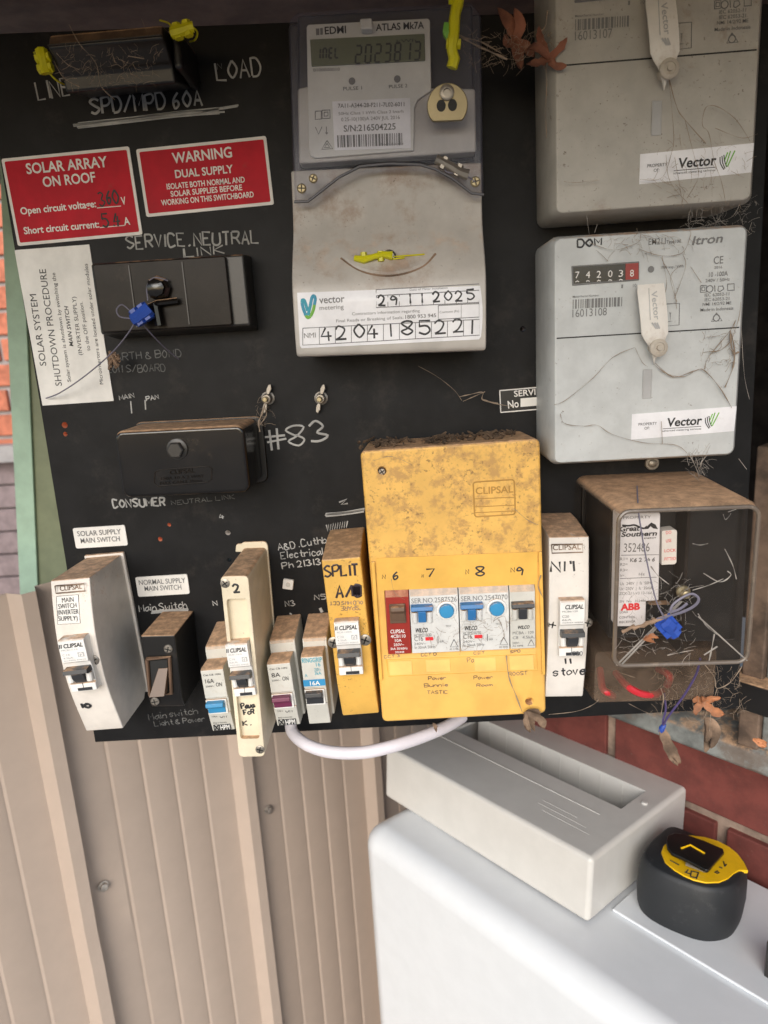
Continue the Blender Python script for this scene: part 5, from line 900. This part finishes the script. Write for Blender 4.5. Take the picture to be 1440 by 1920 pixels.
k = MB(); k.prism([F.l(*p, .088) for p in G8((552, 345), (665, 332), (682, 345), (676, 612), (660, 628), (548, 634))], .0765, .0868); sl = k.build('side_label', M['paper'], o, bevel=.0006)
k = MB()
for t, y in (("DO", 368), ("USE", 438), ("LOCK", 520), ("FITTED", 590)): k.text(F, t, G8((566 if len(t) > 3 else 580, y)), G8((662 if len(t) > 3 else 625, y - 6)), 6, .087)
k.build('label_print', M['redprint'], sl)
k = MB(); k.prism([F.l(*p, .08) for p in G8((425, 945), (600, 940), (605, 1040), (428, 1048))], .0765, .0845); k.text(F, "RA", G8((545, 990)), G8((580, 988)), 5, .0848); k.build('terminal_block', M['oldblack'], o)
for P in ([(1125, 1255, .03), (1130, 1290, .05), (1142, 1300, .052), (1150, 1305, .04)], [(1155, 1262, .03), (1175, 1285, .052), (1200, 1300, .055), (1228, 1302, .05), (1240, 1295, .03)], [(1235, 1255, .03), (1250, 1262, .05), (1256, 1272, .05), (1250, 1285, .03)]):
    k = MB(); k.tube(smooth([(F.l(u, v, q)[0], -q, F.l(u, v, q)[1]) for u, v, q in P], 5), .0028, 8); k.build('red_wire', M['redwire'], o)
k = MB()
Pf, Pm = rrect(-w, w, -h, h, .006, 5), None
wb = w + .004
prof2 = [(zt2, 0), (h + .003, d - .012), (h, d)]
A0 = rrect(-wb, wb - .002, zb2 - .001, h + .005, .008, 5); A1 = rrect(-w - .001, w + .001, zb2, h + .003, .008, 5); n_ = len(A0)
def shell(k, L):                                    # rings [(outline, depth)]
    base = len(k.v); n_ = len(L[0][0]); V = []
    for P, q in L: V += [(x, -q, z_) for x, z_ in P]
    k.add(V, [(i + a * n_, (i + 1) % n_ + a * n_, (i + 1) % n_ + (a + 1) * n_, i + (a + 1) * n_) for a in range(len(L) - 1) for i in range(n_)] + [tuple(range((len(L) - 1) * n_, len(L) * n_))])
shell(k, [(A0, .0), (A1, .058)][:2]) if False else None
up0 = rrect(-w - .001, w + .001, -h - .002, h + .003, .008, 5); up1 = rrect(-w + .001, w - .001, -h, h, .007, 5)
shell(k, [(rrect(-wb, wb - .002, -h - .006, h + .005, .008, 5), .0), (up0, d - .006), (up1, d)]); k.build('clear_cover', M['glass'], o, ang=50)
k = MB(); shell(k, [(rrect(-wb, wb - .004, zb2 - .002, -h - .007, .004, 4), .0), (rrect(-w - .001, w - .001, zb2, -h - .009, .004, 4), .05), (rrect(-w, w - .002, zb2 + .001, -h - .010, .004, 4), .055)]); k.build('terminal_cover', M['smokyglass'], o, ang=50)
k = MB(); k.tube([(x, -d, z_) for x, z_ in up1 + up1[:1]], .0015, 8, False); k.build('cover_rim', M['coveredge'], o)
k = MB(); a_, b_ = F.l(*G8((160, 1470)), d), F.l(*G8((700, 930)), d)
for q in (0, .003): k.tube([(a_[0] + q, -d - .0005, a_[1]), (b_[0] + q * .3, -d - .0005, b_[1])], .0006, 5)
k.tube([(F.l(*G8((1260, 1430)), d)[0], -d - .0005, F.l(*G8((1260, 1430)), d)[1]), (F.l(*G8((850, 1060)), d)[0], -d - .0005, F.l(*G8((850, 1060)), d)[1])], .0005, 5); k.build('cover_crease', M['web'], o)
x, z_ = F.l(*G8((720, 850)), d); k = MB(); k.lathe((x, -d, z_), [(.0045, 0), (.0045, .002), (.003, .0035), (.0026, .007), (.0015, .0075)], 12); k.build('cover_nut', M['brass'], o)
seal('blue wire seal hanging on the clear receiver case', M['seal_blue'], G8((600, 1145)), .106, (.0125, .0052), -50, [[(*G8((590, 1100)), .108), (*G8((500, 940)), .107), (*G8((410, 560)), .104), (*G8((365, 300)), .102), (*G8((345, 150)), .095), (*G8((335, -40)), .06)]], wmat='wire')
seal('grey seal wire looped round the nut of the receiver case', M['husk'], G8((400, 1120)), .106, (.030, .0014), 18, [[(*G8((500, 1085)), .107), (*G8((700, 1030)), .108), (*G8((820, 970)), .109), (*G8((855, 910)), .109), (*G8((800, 870)), .108), (*G8((720, 900)), .108), (*G8((640, 960)), .108), (*G8((620, 1020)), .108), (*G8((690, 1000)), .108), (*G8((760, 950)), .108)]], wmat='wire', wr=.0009)
x, z_ = BOARD.l(1241, 1364, .05); Q = Frame(x, z_); o = thing('security_seal', 'small blue seal dangling on purple cord under the receiver case', 'seal', Q, 'meter seals')
k = MB(); L = [(1313, 1235, .09), (1305, 1265, .075), (1285, 1300, .065), (1272, 1318, .06), (1252, 1345, .055), (1243, 1362, .05)]; k.tube(smooth([(Q.l(u, v, q)[0], -q, Q.l(u, v, q)[1]) for u, v, q in L], 4), .0008, 6); L = [(1243, 1300, .05), (1246, 1330, .05), (1241, 1350, .05), (1240, 1368, .05)]; k.tube(smooth([(Q.l(u, v, q)[0] + .001, -q, Q.l(u, v, q)[1]) for u, v, q in L], 4), .0008, 6); k.build('cord', mk('purple_cord', (.07, .05, .16), .6), o)
k = MB(); k.tube([(.002, -.05, .003), (0, -.05, -.001), (-.001, -.05, -.004)], [.0014, .0024, .0016], 8); k.build('body', M['seal_blue'], o)

# ------------------------------------------------------------------ white conduit, cabinet, loose cover, tape measure
k = MB(); L = [(545, 1345, .010), (548, 1372, .016), (575, 1396, .03), (620, 1410, .04), (680, 1411, .045), (740, 1398, .04), (800, 1378, .025), (850, 1355, .005), (900, 1320, -.02)]
o = k.tube(smooth([tuple(uy(u, v, -q)) for u, v, q in L], 6), .0050, 14).build('cable', M['conduit']); tag(o, 'pale grey sheathed cable looping below the bottom edge of the board', 'cable')

ZT = lambda out: -.52 - (.154 - out) * .1
un = thing('white_cabinet', 'white enamel cabinet with rounded edges standing against the brick wall', 'cabinet', loc=tuple(W0), rz=RZ)
k = MB(); x0, x1, y0, y1 = -.340, .60, -.212, .02; za, zc = ZT(.212), ZT(-.02)
k.add([(x0, y0, -1.34), (x1, y0, -1.34), (x1, y1, -1.34), (x0, y1, -1.34), (x0, y0, za), (x1, y0, za), (x1, y1, zc), (x0, y1, zc)], [(3, 2, 1, 0), (4, 5, 6, 7), (0, 1, 5, 4), (1, 2, 6, 5), (2, 3, 7, 6), (3, 0, 4, 7)]); k.build('body', M['unit'], un, bevel=.026, seg=8, ang=60)
k = MB(); V = []
for x in (-.083, .60):
    for out, dz in ((.1202, .0002), (.1202, .0032), (-.018, .0032), (-.018, .0002)): V.append((x, -out, ZT(out) + dz))
k.add(V, [(0, 1, 2, 3), (7, 6, 5, 4)] + [(i + 4, (i + 1) % 4 + 4, (i + 1) % 4, i) for i in range(4)]); k.build('lid', M['unit'], un, bevel=.0025, seg=4)
k = MB(); xk, _, zk = wl(upl(1442, 1775, W0 + WN * .09, WN)); k.box(xk - .001, xk + .03, zk - .03, zk + .008, .082, .095); k.build('control_knob', M['smokeframe'], un, bevel=.002)

# loose grey cover: fitted pose
bx = thing('enclosure_cover', 'loose light grey enclosure cover with long slot lying on the white cabinet', 'enclosure cover')
a, ot, yaw, L_, Wd, H_, tx_, ty_, dz_ = -.0866, .1541, -.0074, .274, .1831, .065, .0171, -.1041, .002
ex = math.cos(yaw) * WD + math.sin(yaw) * -WN; ey = -math.sin(yaw) * WD + math.cos(yaw) * -WN; ez = np.array([0, 0, 1.0])
ex2 = ex * math.cos(tx_) + ez * math.sin(tx_); ez2 = ez * math.cos(tx_) - ex * math.sin(tx_); ey2 = ey * math.cos(ty_) + ez2 * math.sin(ty_); ez3 = ez2 * math.cos(ty_) - ey * math.sin(ty_)
Ob = W0 + WD * a + WN * ot + np.array([0, 0, -.52 + dz_])
mt = Matrix([[ex2[i], ey2[i], ez3[i], Ob[i]] for i in range(3)] + [[0, 0, 0, 1]]); bx.matrix_world = mt
def xbox(k, x0, x1, y0, y1, z0, z1): return k.add([(x0, y0, z0), (x1, y0, z0), (x1, y1, z0), (x0, y1, z0), (x0, y0, z1), (x1, y0, z1), (x1, y1, z1), (x0, y1, z1)], [(3, 2, 1, 0), (4, 5, 6, 7), (0, 1, 5, 4), (1, 2, 6, 5), (2, 3, 7, 6), (3, 0, 4, 7)])
k = MB(); xbox(k, -L_, 0, 0, Wd, .001, H_); sh = k.build('shell', M['boxgrey'], None, bevel=.005, seg=4)
c1 = xbox(MB(), -L_ + .003, -.003, .003, Wd - .003, -.01, H_ - .003).build('cutter', M['boxgrey']); c2 = xbox(MB(), -L_ + .0243, -.0243, .0913, .1406, H_ - .02, H_ + .02).build('cutter', M['boxgrey'])
cut(sh, c1, c2); sh.parent = bx
k = MB(); xbox(k, -L_ + .022, -.022, .1408, .1424, H_ - .034, H_ - .003); k.build('inner_wall', M['boxgrey'], bx)
for q in range(9): k = MB(); xx = -L_ + .04 + q * .026; xbox(k, xx, xx + .0016, .1401, .1408, H_ - .034, H_ - .004); k.build('inner_rib', M['boxgrey'], bx)
for y, xa, xb in ((.066, -L_ + .012, -.033),): k = MB(); xbox(k, xa, xb, y, y + .0012, H_ - .0001, H_ + .0006); k.build('moulded_line', M['boxgrey'], bx, bevel=.0003)
for y, xa, xb in ((.030, -.075, -.022), (.0375, -.085, -.030), (.045, -.085, -.045)): k = MB(); xbox(k, xa, xb, y, y + .0008, H_ - .0001, H_ + .00025); k.build('moulded_line', M['boxgrey'], bx)
k = MB(); k.lathe((0, 0, 0), [(.0032, 0), (.0032, .0012), (.0024, .0018)], 16); k.v = [(x - .014, z_ + .118, H_ - y) for x, y, z_ in k.v]; k.build('screw_boss', M['boxgrey'], bx)

# tape measure lying on its side
tl_ = Matrix.Rotation(RZ, 4, 'Z'); cxy = (-.034, -.066)
tm = thing('tape_measure', 'black rubber tape measure with yellow label and belt clip lying flat', 'tape measure', loc=(0, 0, 0))
tilt = -.0997
base = Matrix.Translation(Vector(W0)) @ Matrix.Rotation(RZ, 4, 'Z') @ Matrix.Translation(Vector((cxy[0], cxy[1], ZT(-cxy[1]) + .0036))) @ Matrix.Rotation(tilt, 4, 'X')
tm.matrix_world = base; inv = np.array(base.inverted()); HT = .052
def tpx(px, hh):                                    # photo point on the tape's face at height hh -> local
    n3 = np.array(base.to_3x3() @ Vector((0, 0, 1))); p0 = np.array(base @ Vector((0, 0, hh))); p = upl(*px, p0, n3); q = inv @ np.array([*p, 1]); return q[0], q[1]
ol = smooth([(-.041, -.012), (-.036, -.033), (-.020, -.042), (.004, -.040), (.026, -.031), (.039, -.010), (.038, .016), (.030, .034), (.006, .037), (-.024, .037), (-.040, .032), (-.042, .010)], 5, True)
k = MB(); n_ = len(ol); V = []
lev = [(.955, 0), (1.0, .006), (1.03, .020), (1.02, .036), (.985, .047), (.95, HT - .001), (.91, HT)]
for s_, z_ in lev: V += [(x * s_, y * s_, z_) for x, y in ol]
k.add(V, [tuple(range(n_))[::-1], tuple(range((len(lev) - 1) * n_, len(lev) * n_))] + [(i + r * n_, (i + 1) % n_ + r * n_, (i + 1) % n_ + (r + 1) * n_, i + (r + 1) * n_) for r in range(len(lev) - 1) for i in range(n_)]); k.build('case', M['rubber'], tm, ang=50)
def plate(name, mat, P, z0, z1, bev=.0006, parent=tm):
    k = MB(); A = sum(P[i][0] * P[(i + 1) % len(P)][1] - P[(i + 1) % len(P)][0] * P[i][1] for i in range(len(P))); P = P if A > 0 else P[::-1]; n_ = len(P)
    k.add([(x, y, z0) for x, y in P] + [(x, y, z1) for x, y in P], [tuple(range(n_))[::-1], tuple(range(n_, 2 * n_))] + [(i, (i + 1) % n_, (i + 1) % n_ + n_, i + n_) for i in range(n_)]); return k.build(name, mat, parent, bevel=bev)
yl = [tpx(p, HT + .001) for p in T6((478, 470), (515, 560), (600, 630), (680, 678), (770, 718), (880, 742), (1000, 738), (1080, 705), (1130, 660), (1180, 632), (1262, 636), (1225, 560), (1165, 480), (1090, 420), (990, 368), (880, 335), (760, 318), (680, 318), (560, 360), (500, 410))]
yp = plate('yellow_label', M['tapeyellow'], yl, HT - .002, HT + .0012)
clip_ = [tpx(p, HT + .007) for p in T6((525, 385), (535, 330), (600, 303), (675, 312), (860, 375), (1035, 450), (1045, 480), (905, 640), (880, 640), (700, 545), (570, 485), (535, 440))]
plate('belt_clip', M['gloss'], clip_, HT + .005, HT + .0085, .001)
k = MB(); q0, q1 = [tpx(p, HT + .004) for p in T6((700, 575), (880, 640))]; k.tube([(*q0, HT + .004), (*q1, HT + .004)], .0016, 6); k.build('clip_spring', M['steel'], tm)
k = MB(); P = [tpx(p, HT + .0088) for p in T6((660, 435), (740, 405), (870, 480))]; k.tube([(*p, HT + .0088) for p in P], .0009, 6); k.build('clip_edge', M['tapeyellow'], tm)
def tstroke(pts, r=.0006): 
    k.tube([(*tpx(p, HT + .0012), HT + .0013) for p in T6(*pts)], r, 6)
k = MB(); tstroke([(560, 545), (600, 565), (640, 588)]); tstroke([(720, 630), (705, 650)]); tstroke([(690, 650), (740, 668)]); tstroke([(745, 640), (810, 655)]); tstroke([(815, 655), (795, 710)]); tstroke([(740, 690), (800, 705)]); tstroke([(750, 645), (742, 688)]); tstroke([(960, 655), (985, 640), (1000, 655), (975, 662)]); tstroke([(1000, 605), (1030, 615)]); tstroke([(1040, 555), (1050, 600)]); tstroke([(1050, 600), (1065, 580)]); k.build('printing', M['print'], yp)
k = MB(); q = tpx(T6((345, 526)), HT - .004); k.lathe((0, 0, 0), [(.0022, 0), (.0022, .001), (.0012, .0014)], 12); k.v = [(x + q[0], z_ + q[1], HT - .0045 - y) for x, y, z_ in k.v]; k.build('rivet', M['galv'], tm)

# ------------------------------------------------------------------ dead leaves, debris, cobwebs
def leaf(name, label, pts, d, mat, cat='leaf', group=None, curl=.004, folded=1.0):
    """lobes given as pixel polylines from the leaf's middle; each lobe a curled pointed blade"""
    c = pts[0][0]; x, z_ = BOARD.l(*c, d); Q = Frame(x, z_); k = MB()
    for P in pts:
        P = [np.array(Q.l(u, v, d)) for u, v in P]; P = [np.array(p) for p in smooth(P, 4)]; N = len(P); tot = sum(np.linalg.norm(P[i + 1] - P[i]) for i in range(N - 1)); V = []
        cu = random.uniform(-1, 1)
        for i, p in enumerate(P):
            t = P[min(i + 1, N - 1)] - P[max(i - 1, 0)]; t /= np.linalg.norm(t) + 1e-9; nrm = np.array([-t[1], t[0]]); f = i / (N - 1); wd = tot * .145 * folded * math.sin(math.pi * min(1, .12 + f * .88)) ** .8 + .0003
            wd *= random.uniform(.75, 1.25); yy = -d - curl * cu * math.sin(2.6 * f) - curl * .8 * f
            V += [(*(p + nrm * wd)[:1], yy - curl * .35, (p + nrm * wd)[1]), (p[0], yy, p[1]), (*(p - nrm * wd)[:1], yy - curl * .3 * cu, (p - nrm * wd)[1])]
        m_ = len(V); V += [(a, b_ + .0004, e) for a, b_, e in V]
        Fs = []
        for i in range(N - 1):
            for j in (0, 1): q = (i * 3 + j, i * 3 + j + 1, i * 3 + j + 4, i * 3 + j + 3); Fs += [q, tuple(a + m_ for a in q)[::-1]]
            for j in (0, 2): Fs.append((i * 3 + j, i * 3 + 3 + j, i * 3 + 3 + j + m_, i * 3 + j + m_))
        k.add(V, Fs)
    o = k.build(name, M[mat], None, ang=70); o.location = (Q.cx, 0, Q.cz); return tag(o, label, cat, group)
leaf('dead_leaf', 'orange brown pointed dead leaf caught below the receiver case', [[(1318, 1316), (1330, 1304), (1346, 1302)], [(1318, 1316), (1335, 1328), (1352, 1333)], [(1318, 1316), (1308, 1325), (1300, 1336)], [(1318, 1316), (1306, 1309), (1296, 1312)], [(1318, 1316), (1316, 1306), (1310, 1300)]], .055, 'leaf', group='dead leaves', folded=1.3)
leaf('dead_leaf', 'reddish dead leaf hanging beside the electronic meter', [[(965, 75), (955, 45), (932, 18)], [(965, 75), (975, 50), (962, 20)], [(965, 75), (970, 105), (975, 135)], [(965, 75), (950, 90), (945, 70)], [(965, 75), (985, 90), (1000, 110)]], .045, 'leafdark', group='dead leaves', folded=1.1)
leaf('dead_leaf', 'curled dark dead leaf at the left edge of the upper meter', [[(1030, 110), (1010, 120), (985, 125)], [(1030, 110), (1050, 90), (1062, 75)], [(1030, 110), (1040, 125), (1060, 128)], [(1030, 110), (1005, 95), (985, 100)], [(1030, 110), (1015, 75), (1010, 50)]], .055, 'leafdark', group='dead leaves', folded=1.0)
leaf('debris_scrap', 'brown shred of husk dangling above the sill beside the orange leaf', [[(1325, 1345), (1322, 1365), (1316, 1385)], [(1325, 1345), (1336, 1365), (1326, 1395)], [(1325, 1345), (1330, 1370), (1318, 1405)]], .05, 'husk', 'debris')
leaf('debris_scrap', 'grey paper scrap hanging in front of the red bricks', [[(1240, 1365), (1250, 1395), (1265, 1428)], [(1244, 1372), (1256, 1400), (1270, 1424)]], .05, 'husk', 'debris', folded=.8)
leaf('debris_scrap', 'brown husk hanging from the corner of the yellow box', [[(985, 1335), (995, 1350), (1000, 1368)], [(985, 1335), (1012, 1345), (1016, 1360)], [(985, 1335), (985, 1350), (992, 1366)], [(985, 1335), (1005, 1335), (1010, 1350)]], .066, 'husk', 'debris')
leaf('debris_scrap', 'small dark husk under the bottom edge of the yellow box', [[(814, 1356), (816, 1364), (817, 1370)]], .055, 'husk', 'debris', folded=1.6)
leaf('dead_leaf', 'small orange leaf fragment lying on the grey sill', [[(1412, 1385), (1420, 1384), (1432, 1388)], [(1412, 1385), (1424, 1390), (1430, 1394)]], .01, 'leaf', group='dead leaves', folded=1.5)
leaf('dead_leaf', 'orange leaf fragment stuck under the blue seal on the receiver', [[(1208, 1196), (1220, 1192), (1232, 1194)], [(1208, 1196), (1215, 1200), (1226, 1204)]], .104, 'leaf', group='dead leaves', folded=1.4)

def web(label, strands, d, n_fuzz=0, box=None, mat='twine', r=.00022):
    k = MB(); c = strands[0][0]; x, z_ = BOARD.l(c[0], c[1], d); Q = Frame(x, z_)
    def pt(p):
        dd = p[2] if len(p) > 2 else d; a = Q.l(p[0], p[1], dd); return (a[0], -dd, a[1])
    for S in strands:
        rr = r
        if isinstance(S[-1], float): rr = S[-1]; S = S[:-1]
        P = smooth([pt((p[0] + random.uniform(-1.5, 1.5), p[1] + random.uniform(-1.5, 1.5), *(p[2:]))) for p in S], 6) if len(S) > 2 else [np.array(pt(p)) for p in S]
        w_ = random.uniform(0, 6); k.tube(P, [(rr * .36 + .00004) * (1 + .45 * math.sin(w_ + i * .9)) * random.uniform(.8, 1.2) for i, _ in enumerate(P)], 5)
    for _ in range(int(n_fuzz * 1.2)):
        u0, v0, u1, v1 = box; u, v = random.uniform(u0, u1), random.uniform(v0, v1); a = random.uniform(0, 6.28); L = random.uniform(5, 26); dd = d + random.uniform(-.002, .004); b_ = a + random.uniform(-.9, .9)
        P = smooth([pt((u, v, dd)), pt((u + L * .5 * math.cos(a), v + L * .5 * math.sin(a), dd + random.uniform(-.002, .002))), pt((u + L * .5 * math.cos(a) + L * .5 * math.cos(b_), v + L * .5 * math.sin(a) + L * .5 * math.sin(b_), dd))], 4); k.tube(P, random.choice((.45, .6, .7, .9, 1.2)) * .00010, 4)
    o = k.build('cobweb', M[mat], None, ang=80); o.location = (Q.cx, 0, Q.cz); return tag(o, label, 'cobweb', kind='stuff')
web('old brown cobweb strands drooping over the upper grey meter', [[(1255, 145), (1270, 200), (1285, 225), (1325, 270), .0005], [(1255, 150), (1262, 250), (1258, 290), (1240, 335), (1200, 335)], [(1318, 225), (1325, 200), (1345, 200), (1380, 225), (1408, 265), .0003], [(1318, 215), (1316, 235), (1330, 250), (1340, 300), (1352, 340), (1360, 380)], [(1285, 225), (1300, 290), (1310, 330), (1290, 370)], [(1250, 290), (1255, 340), (1290, 380)], [(1265, 295), (1280, 380)], [(1057, 340), (1080, 343), (1120, 338)], [(1100, 343), (1125, 338)], [(1340, 240), (1390, 260), (1420, 250)]], .056, 70, (1230, 260, 1400, 395), r=.00024)
web('tangled grey cobweb between the two grey meters', [[(1360, 380), (1350, 410), (1370, 430), (1350, 450), .0003], [(1400, 330), (1380, 400), (1340, 420), (1290, 430)], [(1300, 375), (1290, 410), (1295, 440)], [(1100, 405), (1105, 440)], [(1120, 420), (1115, 436)]], .045, 120, (1290, 370, 1420, 440), mat='web')
web('brown cobweb threads spread over the lower grey meter', [[(1040, 760), (1060, 750), (1110, 710), (1150, 670), (1190, 652), .0003], [(1190, 652), (1205, 678), (1215, 688)], [(1225, 680), (1260, 705), (1300, 695), (1320, 693), (1350, 725), (1372, 765), .0006], [(1225, 682), (1250, 700), (1280, 706), (1300, 698), .0004], [(1320, 693), (1330, 670), (1370, 620), (1378, 600), .0005], [(1372, 625), (1378, 660), (1375, 690), (1360, 725), .0007], [(1050, 775), (1060, 795), (1095, 800), (1120, 798), (1150, 815), (1210, 832), (1270, 835), (1300, 865), .0003], [(1105, 455), (1150, 468), (1195, 455), (1200, 440)], [(1195, 465), (1240, 480), (1280, 475), (1295, 440), (1293, 432), .0003], [(1242, 480), (1250, 530), (1245, 560)], [(1280, 478), (1285, 500), (1265, 560)], [(1240, 790), (1242, 832)], [(1332, 835), (1310, 880)], [(1120, 470), (1140, 490)], [(1295, 500), (1315, 530)], [(1240, 482), (1262, 530), (1268, 580)], [(1270, 565), (1258, 520), (1280, 495)]], .0545, 45, (1130, 440, 1300, 475), r=.00022)
web('thick brown cobweb clump at the right edge of the lower meter', [[(1368, 620), (1372, 650), (1378, 665), (1374, 690), .0014], [(1330, 660), (1350, 655), (1368, 640), .0006], [(1370, 640), (1385, 600), (1390, 565), .0004], [(1375, 665), (1385, 660), .0012]], .055, 40, (1315, 620, 1385, 700))
web('web draped from the lower meter to the top of the receiver', [[(1290, 850), (1305, 875), (1310, 892), .0006], [(1330, 850), (1312, 872), (1320, 890), .0005], [(1305, 858), (1312, 890)], [(1390, 600), (1395, 700), (1405, 750)], [(1385, 860), (1400, 880)]], .06, 40, (1290, 850, 1330, 890), mat='web')
web('dusty cobweb tangle around the nut of the receiver case', [[(1320, 1075), (1350, 1090), (1370, 1080), (1365, 1070), .0007], [(1300, 1108), (1330, 1098), (1355, 1085), .0006], [(1270, 1120), (1290, 1105), (1320, 1098)], [(1360, 1030), (1375, 1060), (1382, 1085), .0005], [(1300, 1018), (1312, 1023), (1326, 1020), .0004], [(1310, 1150), (1325, 1175), (1345, 1190), .0006], [(1255, 1095), (1235, 1080), (1220, 1062), .0008], [(1165, 1195), (1185, 1205), (1200, 1195), (1210, 1180)], [(1160, 1215), (1200, 1212), (1230, 1205)], [(1250, 1228), (1285, 1222), (1300, 1220), .0005], [(1320, 1228), (1345, 1212), .0009], [(1340, 1190), (1335, 1215), (1330, 1240), .001], [(1355, 965), (1362, 975), (1370, 962)], [(1365, 960), (1380, 955)]], .104, 130, (1165, 1080, 1300, 1230), mat='web')
web('fuzzy web and debris hanging below the receiver case onto the sill', [[(1320, 1245), (1340, 1270), (1345, 1290), (1370, 1280), (1390, 1250), .0008], [(1345, 1290), (1335, 1330), (1330, 1370), .0006], [(1240, 1290), (1245, 1310), (1240, 1340), .001], [(1030, 1340), (1080, 1335), (1110, 1322), (1122, 1312), .0004], [(1180, 1320), (1210, 1335), (1240, 1345)], [(1160, 1260), (1190, 1270), (1180, 1268)], [(1380, 1260), (1370, 1280), (1390, 1285)]], .056, 170, (1220, 1250, 1400, 1345))
web('dusty web strands over the black isolator', [[(130, 45), (150, 85), (180, 120), (190, 160), (215, 188), .0004], [(105, 100), (125, 120), (150, 132), .0005], [(100, 115), (120, 145), (150, 162), .0005], [(265, 35), (275, 60)], [(210, 100), (216, 118), .0006], [(240, 105), (270, 110), .0005]], .058, 110, (110, 95, 300, 160), r=.00025)
web('fuzzy nest fibres between the electronic meter and the dead leaf', [[(860, 65), (885, 80), (915, 95), (950, 110), .0016], [(870, 72), (900, 78), (940, 100), .001], [(1000, 70), (1020, 50), (1025, 20), .0009], [(1025, 180), (1022, 120), (1015, 60), .0009], [(1025, 260), (1022, 200), (1026, 150), .0005]], .05, 150, (870, 60, 1060, 125))
web('twisted thread hanging from the electronic meter to the service plate', [[(785, 685), (820, 705), (850, 730), (865, 750), .00025], [(862, 745), (880, 740), (905, 735), (905, 748), (925, 756), (960, 762), .0008], [(868, 752), (890, 742), (908, 735), .0006], [(905, 748), (915, 752), (935, 758), .0009]], .012, 0, None, r=.0005)
web('scattered fluff and web over the breakers of the yellow box', [[(735, 1085), (740, 1110), (760, 1125)], [(948, 1230), (955, 1270), (965, 1300), (980, 1335), .0009], [(795, 1175), (805, 1200), (810, 1215)], [(935, 1160), (945, 1190), (938, 1205), .0003], [(925, 1165), (945, 1155), (950, 1185)], [(1015, 1080), (1010, 1100), (1018, 1120), .0008], [(700, 865), (735, 855), (770, 870)], [(965, 955), (990, 975), (1010, 985), .0004]], .0668, 60, (810, 1160, 960, 1215))
web('twisted web strand at the corner of the bakelite box', [[(499, 755), (492, 775), (486, 790), (488, 808), .0018], [(496, 765), (500, 780), (484, 800), .001]], .03, 18, (480, 755, 505, 800))
k = MB(); G = Frame(*BOARD.l(830, 812, .03)); zc = G.l(830, 835, .058)[1]
for _ in range(150):
    u = random.choice((random.gauss(725, 22), random.gauss(835, 26), random.gauss(935, 22))); yy = random.uniform(.012, .05); x = G.l(u, 835 - (u - 680) * .07, .058)[0]; zt_ = uy(u, 843 - (u - 690) * .072, -.058)[2] - G.cz; r_ = random.uniform(.0006, .0018)
    k.tube([(x, -yy, zt_ - .0004), (x + random.gauss(0, .003), -yy + random.gauss(0, .003), zt_ + random.uniform(.0005, .0022))], [r_, r_ * .5], 5)
o = k.build('dirt', M['grime'], None); o.location = (G.cx, 0, G.cz); tag(o, 'clumps of dark dirt along the top of the yellow box', 'dirt', kind='stuff')
